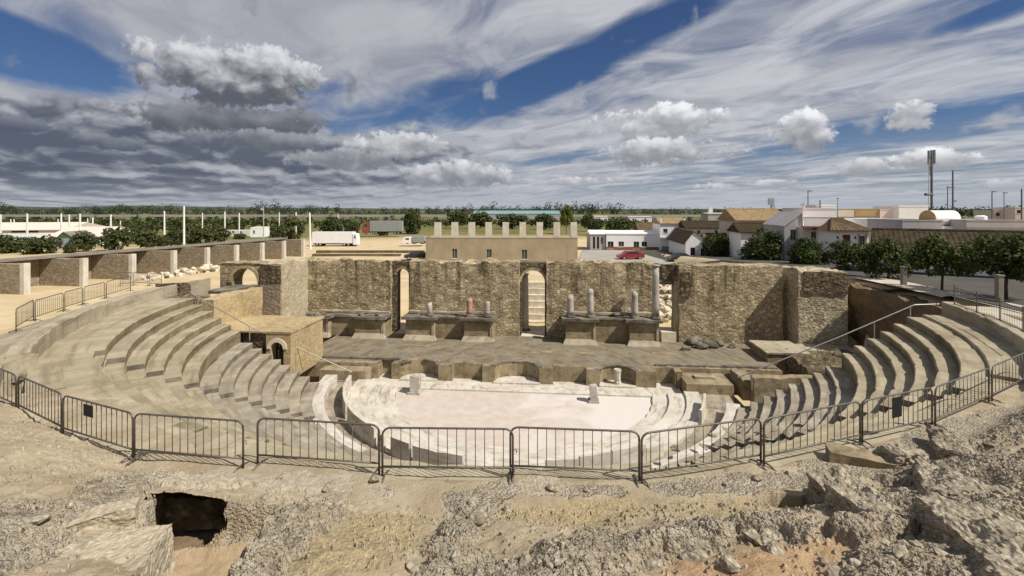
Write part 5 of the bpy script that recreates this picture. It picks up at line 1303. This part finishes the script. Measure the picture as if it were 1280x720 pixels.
# tank lying on the terrace
c = at(1160, 273, 54); ax = RGT * .98 + FWD * .2; L = 3.4; r_ = .9
t = empty('water_tank', c - UZ * r_, 'white horizontal cylindrical tank with a yellowish end on a roof', 'tank')
m = MB(); m.tube([c, c + ax * L * .93, c + ax * L * .98, c + ax * L], r_, 18); obj('drum', m, 'white_wash', t, False)
m = MB(); m.tube([c - ax * .12, c - ax * .08, c - ax * .004], r_ * 1.02, 18); obj('end_cap', m, 'ochre', t)
obj('cradle', MB().obox(c - UZ * (r_ + .5) - FWD * .5 + ax * .3, ax * (L - .6), FWD * 1.0, UZ * .7), 'grey_or_shade_wash', t)
c = at(1226, 275, 54); m = MB(); m.lathe([(.5, 0), (.55, .1), (.55, 1.0), (.3, 1.12)], c - UZ * .6, 14); tag(obj('water_butt', m, 'white_wash'), 'small upright white water butt on the shade-grey terrace', 'tank')
# long street-side house under a mossy roof
B = Bld('street_house', 1098, 1330, 312, 366, 40, 7, 'white_wash', 'long white street house with a mossy tiled roof and dark slate base band', 'house', skew=-0.62, holes=[(1180, 1186, 322, 334, 'dark_opening'), (1235, 1241, 320, 333, 'dark_opening')])
B.roof_x(291, 'tile_moss', .4); B.band('base_band', 1098, 1330, 344, 366, 'slate_band')
# masts and lamps
def mast(name, px, pt, pb, d, r, label, mat='mast_grey', arms=(), cat='mast', heads=()):
    a, b = at(px, pb, d), at(px, pt, d); b = Vector((a.x, a.y, b.z)); a.z = min(a.z, 4.0)
    t = empty(name, a, label, cat)
    obj('pole', MB().tube([a, b], r, 8, r * .7), mat, t)
    for (py, x0, x1, th) in arms:
        z = at(px, py, d).z; m = MB().tube([Vector((b.x, b.y, z)) + RGT * (x0 / F * d), Vector((b.x, b.y, z)) + RGT * (x1 / F * d)], th, 6); obj('arm', m, mat, t)
    for (py, x0, h) in heads:
        z = at(px, py, d).z; q = Vector((b.x, b.y, z)) + RGT * (x0 / F * d); obj('panel', MB().obox(q - RGT * .16 - UZ * h / 2 - FWD * .1, RGT * .32, FWD * .2, UZ * h), mat, t)
    return t
t = mast('telecom_mast', 1164.5, 192, 270, 90, .24, 'tall telecom mast with antenna panels at its top', 'mast_grey', ((196, -4, 4, .1), (243, -8, 1, .3), (206, -3, 2, .1)), 'mast', ((197, -3.6, 2.6), (196, 3.4, 2.6), (197, 0, 2.8), (207, -2.2, 2.0), (214, -2.0, 1.6)))
p = at(1160.5, 262, 89.5); q = at(1161.5, 200, 89.5); obj('cable_ladder', MB().tube([p, q], .07, 5), 'frame_grey', t)
mast('floodlight_pole', 1191, 213, 268, 85, .16, 'tall pole with a long arm beside the telecom mast', 'mast_grey', ((213.5, -1, 14, .07), (234, -5, 2, .1), (251, 0, 4, .15)))
mast('thin_pole', 1184.5, 233, 268, 85, .09, 'thin pole close to the tall armed pole', 'mast_grey', ((234, -1, 3, .08),))
mast('street_lamp', 1240, 239, 275, 90, .11, 'street lamp left of the pair at the right edge', 'mast_grey', ((239.5, 0, 5, .12),), 'street lamp')
mast('street_lamp', 1255, 241, 275, 95, .08, 'street lamp right of the pair at the right edge', 'mast_grey', ((241, -1, 4, .12),), 'street lamp')
mast('street_lamp', 1010, 238, 275, 90, .11, 'street lamp rising behind the balcony house', 'mast_grey', ((238.5, 0, 5, .12),), 'street lamp')
mast('utility_pole', 1277, 236, 300, 60, .10, 'dark utility pole at the right edge of the village', 'mast_grey')
mast('roof_aerial', 1047, 247, 265, 72, .05, 'thin roof aerial above the ochre panel building', 'mast_grey', ((248, -2, 2, .05),), 'aerial')
mast('roof_aerial', 1025, 250, 260, 72, .12, 'short dark chimney aerial on the stair turret', 'mast_grey', (), 'aerial')
t = mast('sign_tower', 964, 256, 268, 140, .25, 'blue square board on a short stalk above the ochre roof', 'mast_grey', (), 'sign')
q = at(960.5, 256, 139.7); obj('board', MB().obox(q, RGT * 1.75, FWD * .3, UZ * 1.9), 'shed_blue', t)
m = MB(); vs, fs = [], []; n_ = 60
for q_ in range(n_ + 1):
    f_ = q_ / n_; y_ = -6 + 100 * f_; xl = 26.6 - 0.18 * max(0, y_ - 2); xr = 46 - 0.16 * (y_ + 6)
    for w_ in range(9):
        x_ = xl + (xr - xl) * w_ / 8; vs.append((x_, y_, float(ground_z(np.array([x_]), np.array([y_]))[0]) + 0.10))
for q_ in range(n_):
    for w_ in range(8): fs.append((q_ * 9 + w_, q_ * 9 + w_ + 1, q_ * 9 + w_ + 10, q_ * 9 + w_ + 9))
m.add(vs, fs); o = obj('street', m, 'asphalt'); o['kind'] = 'structure'
# street: pale path, lower wall, gate pillars by the trees
m = MB(); vs, fs = [], []
for q_ in range(25):
    y_ = -5.5 + 15.5 * q_ / 24
    for x_ in (26.1, 26.9, 27.7, 28.5): vs.append((x_, y_, float(ground_z(np.array([x_ + .6]), np.array([y_]))[0]) + 0.17))
for q_ in range(24):
    for w_ in range(3): fs.append((q_ * 4 + w_, q_ * 4 + w_ + 1, q_ * 4 + w_ + 5, q_ * 4 + w_ + 4))
m.add(vs, fs); o = obj('path', m, 'path_pale'); o['kind'] = 'structure'
m = MB(); m.prism([atz(720, 334, 3.42), atz(905, 334, 3.42), atz(870, 312.6, 3.42), atz(728, 312.6, 3.42)], (0, 0, .02)); o = obj('road', m, 'road_grey'); o['kind'] = 'structure'
for px, py, h, lab in ((1101, 367, 1.9, 'square grey gate pillar near the bank behind the right pier'), (1249, 382, 2.3, 'square grey gate pillar beside the last orange tree')):
    p = Vector((27.2, 5.2, 6.3)) if px < 1200 else atz(px, py, 6.3); t = empty('gate_pillar', p, lab, 'pillar')
    obj('shaft', MB().box(p.x - .14, p.x + .14, p.y - .14, p.y + .14, p.z - .3, p.z + h * .75), 'slab_roof', t); obj('cap', MB().box(p.x - .18, p.x + .18, p.y - .18, p.y + .18, p.z + h * .75, p.z + h * .75 + .08), 'slab_roof', t)

# ------------------------------------------------------------------ vehicles
def wheels(t, pts, r, w, ax):
    for p in pts:
        o = obj('wheel', MB().tube([p - ax * w / 2, p + ax * w / 2], r, 12), 'rubber', t); obj('rim', MB().tube([p - ax * (w / 2 + .01), p + ax * (w / 2 + .01)], r * .55, 10), 'frame_grey', o)
def car(px, py, d, L, mat, label, rot=0.0):
    p = atz(px, py, 3.4); U = RGT * math.cos(rot) + FWD * math.sin(rot); N = FWD * math.cos(rot) - RGT * math.sin(rot)
    t = empty('parked_car', p, label, 'car'); k = L / 4.2
    prof = [(-2.1, .3), (-2.12, .75), (-1.3, .92), (-.75, 1.4), (.85, 1.45), (1.75, .98), (2.1, .85), (2.1, .3)]
    m = MB(); m.prism([p + U * x * k + UZ * z - N * .85 for x, z in prof], N * 1.7); obj('body', m, mat, t)
    m = MB()
    for sd in (-.86, .86): m.prism([p + U * x * k + UZ * z + N * (sd - .005) for x, z in ((-1.05, .97), (-.68, 1.33), (.75, 1.37), (1.35, 1.0))], N * .01)
    obj('side_window', m, 'glass', t)
    obj('headlight', MB().obox(p - U * 2.13 * k + N * -.7 + UZ * .62, U * .05, N * .35, UZ * .14), 'vehicle_white', t); obj('headlight', MB().obox(p - U * 2.13 * k + N * .35 + UZ * .62, U * .05, N * .35, UZ * .14), 'vehicle_white', t)
    wheels(t, [p + U * x * k + N * y + UZ * .31 for x in (-1.3, 1.3) for y in (-.8, .8)], .31, .2, N)
car(788, 324, 88, 4.4, 'car_red', 'red hatchback parked by the long low white house', .1)
car(521, 324, 82, 4.2, 'car_black', 'dark car half hidden beside the tan building with posts', .2)
car(849, 327, 86, 3.6, 'car_black', 'dark low car in front of the gabled white house', .1)
car(1246 - 310, 335, 74, .01 + 4.0, 'vehicle_white', 'white car mostly hidden behind the trees', .1)
def trailer(px0, px1, pyt, pyb, d, mat, label, cab=None, cabmat=None, cabw=0.2):
    a = at(px0, pyb, d); L = (px1 - px0) / F * d; h = (pyb - pyt) / F * d; t = empty('truck', a + RGT * L / 2, label, 'truck')
    bL = L * (1 - cabw) if cab else L
    off = L * cabw if cab == 'l' else 0
    obj('box_body', MB().obox(a + RGT * off + UZ * h * .22, RGT * bL, FWD * 2.5, UZ * h * .78), mat, t)
    obj('chassis', MB().obox(a + RGT * (off + .2) + UZ * h * .14 + FWD * .3, RGT * (bL - .4), FWD * 1.9, UZ * h * .078), 'rubber', t)
    wp = [a + RGT * (off + bL * f) + UZ * .45 + FWD * y for f in (.12, .2, .8, .9) for y in (.2, 2.3)]
    if cab:
        c0 = a + RGT * (0 if cab == 'l' else bL + .15) + UZ * h * .12; w = L * cabw - .2
        prof = [(0, 0), (w, 0), (w, h * .45), (w * .85, h * .75), (0, h * .78)] if cab == 'r' else [(0, 0), (w, 0), (w, h * .78), (w * .15, h * .75), (0, h * .45)]
        cb = obj('cab', MB().prism([c0 + RGT * x + UZ * z for x, z in prof], FWD * 2.4), cabmat or mat, t)
        obj('cab_window', MB().obox(c0 + RGT * w * .35 + UZ * h * .42 - FWD * .01, RGT * w * .4, FWD * .02, UZ * h * .22), 'glass', cb)
        wp.append(a + RGT * (L * cabw * .5 if cab == 'l' else bL + L * cabw * .5) + UZ * .45 + FWD * .2)
    wheels(t, wp, .45, .3, FWD)
trailer(390, 446, 290, 308, 112, 'vehicle_white', 'long white box lorry parked on the sandy lot', 'r', 'vehicle_white', .1)
trailer(452, 502, 276, 293, 150, 'vehicle_grey', 'grey lorry with a rust red cab on the far road', 'l', 'vehicle_rust', .2)
trailer(503, 530, 295.5, 305, 112, 'vehicle_grey', 'small white and dark flatbed truck left of the tan building', 'l', 'vehicle_white', .45)

# ------------------------------------------------------------------ sheds and posts on the left
B = Bld('greenhouse_shed', -40, 78, 288, 300, 128, 22, 'white_wash', 'long white shed with a pale pinkish roof at the left edge', 'shed', holes=[(14, 32, 287.9 + .4, 291, 'shed_green'), (36, 48, 288.3, 291, 'shed_green')]); B.roof_x(279, 'warehouse_roof', .4)
B = Bld('pale_roof_shed', 60, 131, 296, 312, 116, 16, 'white_wash', 'white shed with a pale roof right of the long shed', 'shed', holes=[(121, 123.5, 297, 311), (125.5, 128, 297, 311)]); B.roof_x(284.5, 'warehouse_roof', .4)
B = Bld('grey_blue_shed', 70, 93, 298, 316, 106, 8, 'shed_blue', 'grey-blue shed with a dark green gable', 'shed', holes=[(73, 77, 303, 312, 'dark_opening')]); B.roof_y(290.5, 'slab_roof', 'shed_green', .2, .4)
B = Bld('white_hut', 313, 329, 285, 297, 150, 6, 'white_wash', 'small white hut behind the far end of the portico', 'shed', holes=[(316, 318.5, 288, 292)]); B.parapet(.2)
B = Bld('cream_ruin', 283, 312, 288, 297, 155, 5, 'cream_wash', 'low cream wall ruin left of the small white hut', 'wall', holes=[(290, 293, 287.5 + 1, 292), (299, 302, 289, 292)])
B = Bld('dome_hut', 339, 352, 291, 300, 150, 6, 'pink_wash', 'small pinkish hut right of the white hut', 'shed'); B.roof_x(287.5, 'pink_wash', .1)
posts = [(1, 268, 292, 120), (13.5, 274, 290, 170), (17.5, 274, 290, 165), (34, 267, 298, 115), (72.5, 274, 292, 165), (76.5, 267, 296, 122), (86.5, 268, 294, 130), (100, 267, 298, 118), (109.5, 273, 290, 160), (116, 272, 290, 150),
         (138.5, 268, 296, 120), (150.5, 276, 290, 180), (205.5, 264, 298, 122), (230, 257.5, 296, 110), (253, 266, 290, 160), (281, 264.5, 294, 130), (299, 266, 290, 150), (349, 265.5, 285, 170), (370, 265, 296, 140), (388, 266, 312, 105), (422.5, 267, 282, 180)]
for i, (px, pt, pb, d) in enumerate(posts):
    a, b = at(px, pb, d), at(px, pt, d)
    if px == 388: b = at(387, pt, d)
    a.z = min(a.z, 3.0)
    tag(obj('white_post', MB().tube([a, b], .24 if d < 130 else .22, 8, .17), 'post_white'), 'slender white post, %s from the left beyond the portico' % ORD[i], 'post', 'white posts beyond the portico')
t = mast('street_lamp', 329.5, 258, 297, 110, .13, 'street lamp with a round head above the portico', 'frame_grey', (), 'street lamp')
c = at(327.5, 262, 110); m = MB(); m.lathe([(.1, -.3), (.35, -.1), (.38, .1), (.15, .3)], c, 10); obj('lamp_head', m, 'frame_grey', t)

# ------------------------------------------------------------------ viaduct, far roofs, hills
def viaduct():
    d0 = 420; a = at(-260, 269, d0); b = at(1010, 269, d0 * .98)
    t = empty('viaduct', Vector(((a.x + b.x) / 2, (a.y + b.y) / 2, 0)), 'long low grey road viaduct crossing the plain below the horizon', 'viaduct')
    e = b - a; e.z = 0; L = e.length; u = e.normalized(); n = Vector((-u.y, u.x, 0))
    obj('deck', MB().obox(a - UZ * 1.3, u * L, n * 10, UZ * 1.0), 'viaduct_grey', t)
    obj('guard_rail', MB().obox(a - UZ * .295, u * L, n * .3, UZ * .9), 'viaduct_grey', t)
    pm = mesh_of('pier', *(lambda m: (m.v, m.f))(MB().obox((-1, 1.5, -9), (2, 0, 0), (0, 6, 0), (0, 0, 9))), 'viaduct_grey')
    for i in range(40):
        p = a + u * (L * (i + .5) / 40) - UZ * 1.31
        inst('pier', pm, t, p - org(t), (0, 0, math.atan2(u.y, u.x)))
viaduct()
B = Bld('teal_roof_hall', 592, 700, 267.3, 272, 480, 30, 'grey_or_shade_wash', 'wide far hall with a blue-green roof behind the viaduct', 'building'); B.roof_x(263.6, 'teal_roof', .5)
B = Bld('far_white_tower', 886, 891, 259, 270, 420, 3, 'white_wash', 'small far white chimney-like tower above the viaduct', 'building'); B = None
for (a, b, p, q, d, mt, lab) in ((742, 760, 271, 274, 330, 'white_wash', 'far flat white shed under the viaduct, left of two'), (786, 815, 271.5, 274.5, 320, 'white_wash', 'far flat white shed under the viaduct, right of two'), (885, 918, 267.5, 274, 200, 'grey_or_shade_wash', 'far pale hall behind the mossy roofs')):
    B = Bld('far_shed', a, b, p, q, d, 12, mt, lab, 'shed'); B.roof_x(p - .8, 'warehouse_roof', .2)
def hills():
    m = MB(); n = 120; d = 4200; rnd_ = np.random.RandomState(4)
    xs = np.linspace(-500, 1700, n); hs = 4.5 * sstep(xs, 560, 100) + 0.8 + 2.2 * fbm(xs / 170, xs * 0, None, 9, 4) * sstep(xs, 640, 60)
    vs = []
    for x, h in zip(xs, hs):
        p = at(x, 262 - max(.6, h), d); q = at(x, 262 - max(.6, h), d + 800)
        f = at(x, 266, d - 500); vs += [(f.x, f.y, -2), tuple(p), (q.x, q.y, p.z * .9), (q.x, q.y, -2)]
    fs = [(4 * i + k, 4 * i + 4 + k, 4 * i + 5 + k, 4 * i + 1 + k) for i in range(n - 1) for k in range(3)]
    m.add(vs, fs); o = obj('hills', m, 'hill_blue', None, True); o['kind'] = 'structure'
hills()

# ------------------------------------------------------------------ trees
def leaf_quads(rn, centres, radii, n, size, flat=.8):
    k = rn.randint(0, len(centres), n); v = rn.normal(size=(n, 3)); v /= np.linalg.norm(v, axis=1)[:, None]
    rad = radii[k] * rn.uniform(.45, 1.0, n) ** .6
    c = centres[k] + v * rad[:, None] * np.array([1, 1, flat])
    nrm = v + rn.normal(size=(n, 3)) * .7 + np.array([0, 0, .5]); nrm /= np.linalg.norm(nrm, axis=1)[:, None]
    t = np.cross(nrm, rn.normal(size=(n, 3))); t /= np.linalg.norm(t, axis=1)[:, None]; b = np.cross(nrm, t)
    s = size * rn.uniform(.6, 1.3, n)[:, None]
    q = np.stack([c - t * s, c + b * s * .55, c + t * s, c - b * s * .55], 1)
    return q
def crown_mesh(name, seed, n, size, mat, nc=26, zflat=.72, spread=.68):
    rn = np.random.RandomState(seed)
    v = rn.normal(size=(nc, 3)); v /= np.linalg.norm(v, axis=1)[:, None]
    cen = v * (rn.uniform(.25, 1, nc) ** .5)[:, None] * spread * np.array([1, 1, zflat]); rad = rn.uniform(.2, .42, nc)
    return quads_mesh(name, leaf_quads(rn, cen, rad, n, size), mat, rn)
def quads_mesh(name, q, mat, rn):
    me = bpy.data.meshes.new(name); n = len(q)
    me.vertices.add(n * 4); me.vertices.foreach_set('co', q.reshape(-1))
    me.loops.add(n * 4); me.loops.foreach_set('vertex_index', np.arange(n * 4, dtype=np.int32))
    me.polygons.add(n); me.polygons.foreach_set('loop_start', (np.arange(n) * 4).astype(np.int32)); me.update(calc_edges=True)
    a = me.attributes.new('leaf', 'FLOAT', 'FACE'); a.data.foreach_set('value', rn.uniform(0, 1, n).astype(np.float32))
    me.materials.append(MATS[mat]); return me
def trunk_mesh(seed, h, r):
    m = MB(); rn = random.Random(seed)
    m.tube([(0, 0, -.4), (.03 * rn.uniform(-1, 1), .02, h * .5), (.08 * rn.uniform(-1, 1), .05, h)], r, 8, r * .7)
    for i in range(5):
        a = i * 1.257 + rn.uniform(-.3, .3); L = rn.uniform(.7, 1.1)
        m.tube([(0, 0, h * .92), (.35 * L * math.cos(a), .35 * L * math.sin(a), h + .45 * L), (.9 * L * math.cos(a), .9 * L * math.sin(a), h + .9 * L)], r * .5, 6, r * .15)
    return mesh_of('trunk', m.v, m.f, 'bark', True)
ORANGE = [crown_mesh('crown', 500 + i, 4600, .055, 'leaf_orange', 30, .7, .74) for i in range(4)]
ROUND = [crown_mesh('crown', 520 + i, 2200, .085, 'leaf_olive', 24, .8, .66) for i in range(3)]
BRIGHT = [crown_mesh('crown', 540, 1800, .09, 'leaf_bright', 20, .85, .66)]
TR_O = [trunk_mesh(1, 1.6, .11), trunk_mesh(2, 1.7, .1)]
def tree(px, py, hw, hh, d, kind, label, group, zb=None, name='tree', i=0):
    hw, hh = (hw * .86, hh * .74) if name == 'belt_tree' else (hw, hh)
    c = at(px, py, d); w = hw / F * d; h = hh / F * d
    zb = zb if zb is not None else float(ground_z(np.array([c.x]), np.array([c.y]))[0])
    t = empty(name, (c.x, c.y, zb), label, 'tree', group)
    th = max(.6, c.z - zb - h * .55)
    inst('trunk', TR_O[i % 2], t, (0, 0, 0), (0, 0, i), (max(.6, w / 2.2),) * 2 + (th / 1.65,))
    inst('crown', kind[i % len(kind)], t, (0, 0, c.z - zb), (0, 0, i * 2.1), (w / .92, w / .92, h / .62))
for i, (px, py, hw, hh, d, zb, lab) in enumerate(((898, 309, 24, 18, 78, 3.6, 'orange tree farthest along the street, before the gabled house'), (955, 311, 31, 21, 64, 4.2, 'broad orange tree in front of the mossy roofed white house'),
        (1014, 317, 27, 19, 54, 4.8, 'orange tree in front of the balcony house'), (1058, 319, 21, 17, 46, 5.2, 'small orange tree in front of the porch house'), (1110, 323, 33, 25, 38.5, 6.0, 'orange tree right behind the gate pillar near the pier'),
        (1177, 324, 35, 27, 32.5, 6.3, 'orange tree with a slim bare trunk behind the ring wall'), (1258, 322, 46, 30, 29.5, 6.3, 'large orange tree at the right edge beside a gate pillar'), (1146, 335, 14, 12, 44, 5.9, 'dark low orange tree between two larger ones at the street'))):
    tree(px, py, hw, hh, d, ORANGE, lab, 'orange trees along the street', zb, 'orange_tree', i)
left = [(10, 305, 22, 17, 96), (52, 306, 26, 17, 94), (104, 301, 19, 15, 98), (88, 310, 10, 9, 95), (147, 296, 24, 19, 100), (182, 298, 20, 15, 104), (222, 296, 19, 14, 112), (250, 293, 24, 17, 118), (272, 292, 18, 13, 125), (205, 302, 14, 9, 108), (348, 290, 14, 16, 135), (365, 286, 18, 20, 140), (160, 288, 16, 12, 130), (300, 296, 10, 7, 140)]
for i, (px, py, hw, hh, d) in enumerate(left):
    tree(px, py, hw, hh, d, ROUND, 'round dark green tree, %s of those behind the portico counted by crown' % ORD[i] if False else 'round dark green tree, crown %s in the belt behind the portico' % ORD[i], 'trees behind the portico', 3.2, 'belt_tree', i)
mid = [(515, 277, 14, 16, 170, ROUND, 'lone dark tree left of the tan building with posts'), (480, 288, 8, 8, 160, ROUND, 'small tree beside the far grey lorry'), (775, 282, 20, 10, 150, ROUND, 'broad light green tree behind the long low house'), (708, 271, 9, 13, 170, BRIGHT, 'yellow-green poplar-like tree right of the roof posts'), (640, 275, 24, 9, 220, ROUND, 'wide dark tree seen between the roof posts'),
       (600, 274, 18, 9, 240, ROUND, 'wide olive tree behind the left roof posts'), (680, 276, 18, 9, 210, ROUND, 'dark tree behind the right roof posts'), (572, 272, 16, 9, 230, ROUND, 'tree behind the leftmost roof post'), (745, 281, 12, 8, 160, ROUND, 'small tree left of the light green tree'), (415, 284, 16, 14, 165, ROUND, 'dark tree behind the white lorry'), (440, 286, 12, 10, 160, ROUND, 'low tree behind the cab of the white lorry'), (735, 276, 10, 9, 190, ROUND, 'dark tree right of the yellow-green tree')]
for i, (px, py, hw, hh, d, kd, lab) in enumerate(mid): tree(px, py, hw, hh, d, kd, lab, 'trees on the plain', None, 'plain_tree', i)
def wood(name, label, xs, d, hfun, size, per, seed, mat):
    rn = np.random.RandomState(seed); Q = []
    for x in xs:
        dd = d * rn.uniform(.9, 1.12); hpx = hfun(x) * (rn.uniform(.65, 1.25) if hfun(x) > 0 else rn.uniform(.85, 1.15)); b = at(x, HOR, dd); top = at(x, 262 - hpx, dd).z; g0 = float(ground_z(np.array([b.x]), np.array([b.y]))[0])
        H = max(1.2, top - g0); w = H * rn.uniform(.5, .85)
        cen = np.array([[b.x, b.y, g0 + H * .62]]) + rn.normal(size=(7, 3)) * np.array([w * .35, w * .35, H * .17]); rad = np.full(7, H * .26)
        Q.append(leaf_quads(rn, cen, rad, per, size * H, 1.0))
    o = inst(name, quads_mesh(name, np.concatenate(Q), mat, rn)); tag(o, label, 'trees', None, 'stuff')
def sil(x): return 1.2 + 6.5 * max(0, float(vnoise(np.array([x / 38.0]), np.array([2.0]))[0])) + (3 if 150 < x < 215 else 0) + (4 if 320 < x < 345 else 0) + (2.5 if 560 < x < 720 else 0)
wood('treeline', 'dark belt of distant trees along the horizon', np.linspace(-160, 1010, 250), 560, sil, .055, 190, 31, 'leaf_far')
wood('treeline', 'dark belt of distant trees at the right end of the horizon', np.linspace(1150, 1450, 60), 520, lambda x: 2.4, .09, 90, 32, 'leaf_far')
wood('shrubbery', 'dense green orchard rows on the plain beyond the sheds', np.concatenate([np.linspace(-160, 330, 150), np.linspace(300, 560, 50)]), 300, lambda x: -12.0, .16, 60, 33, 'leaf_olive')
wood('shrubbery', 'green scrub at mid distance behind the tree belt', np.concatenate([np.linspace(-150, 300, 110)]), 210, lambda x: -19.0, .2, 50, 34, 'leaf_olive')
wood('shrubbery', 'scrub and trees on the plain behind the tan building', np.linspace(520, 930, 110), 300, lambda x: -12.5, .16, 55, 35, 'leaf_olive')
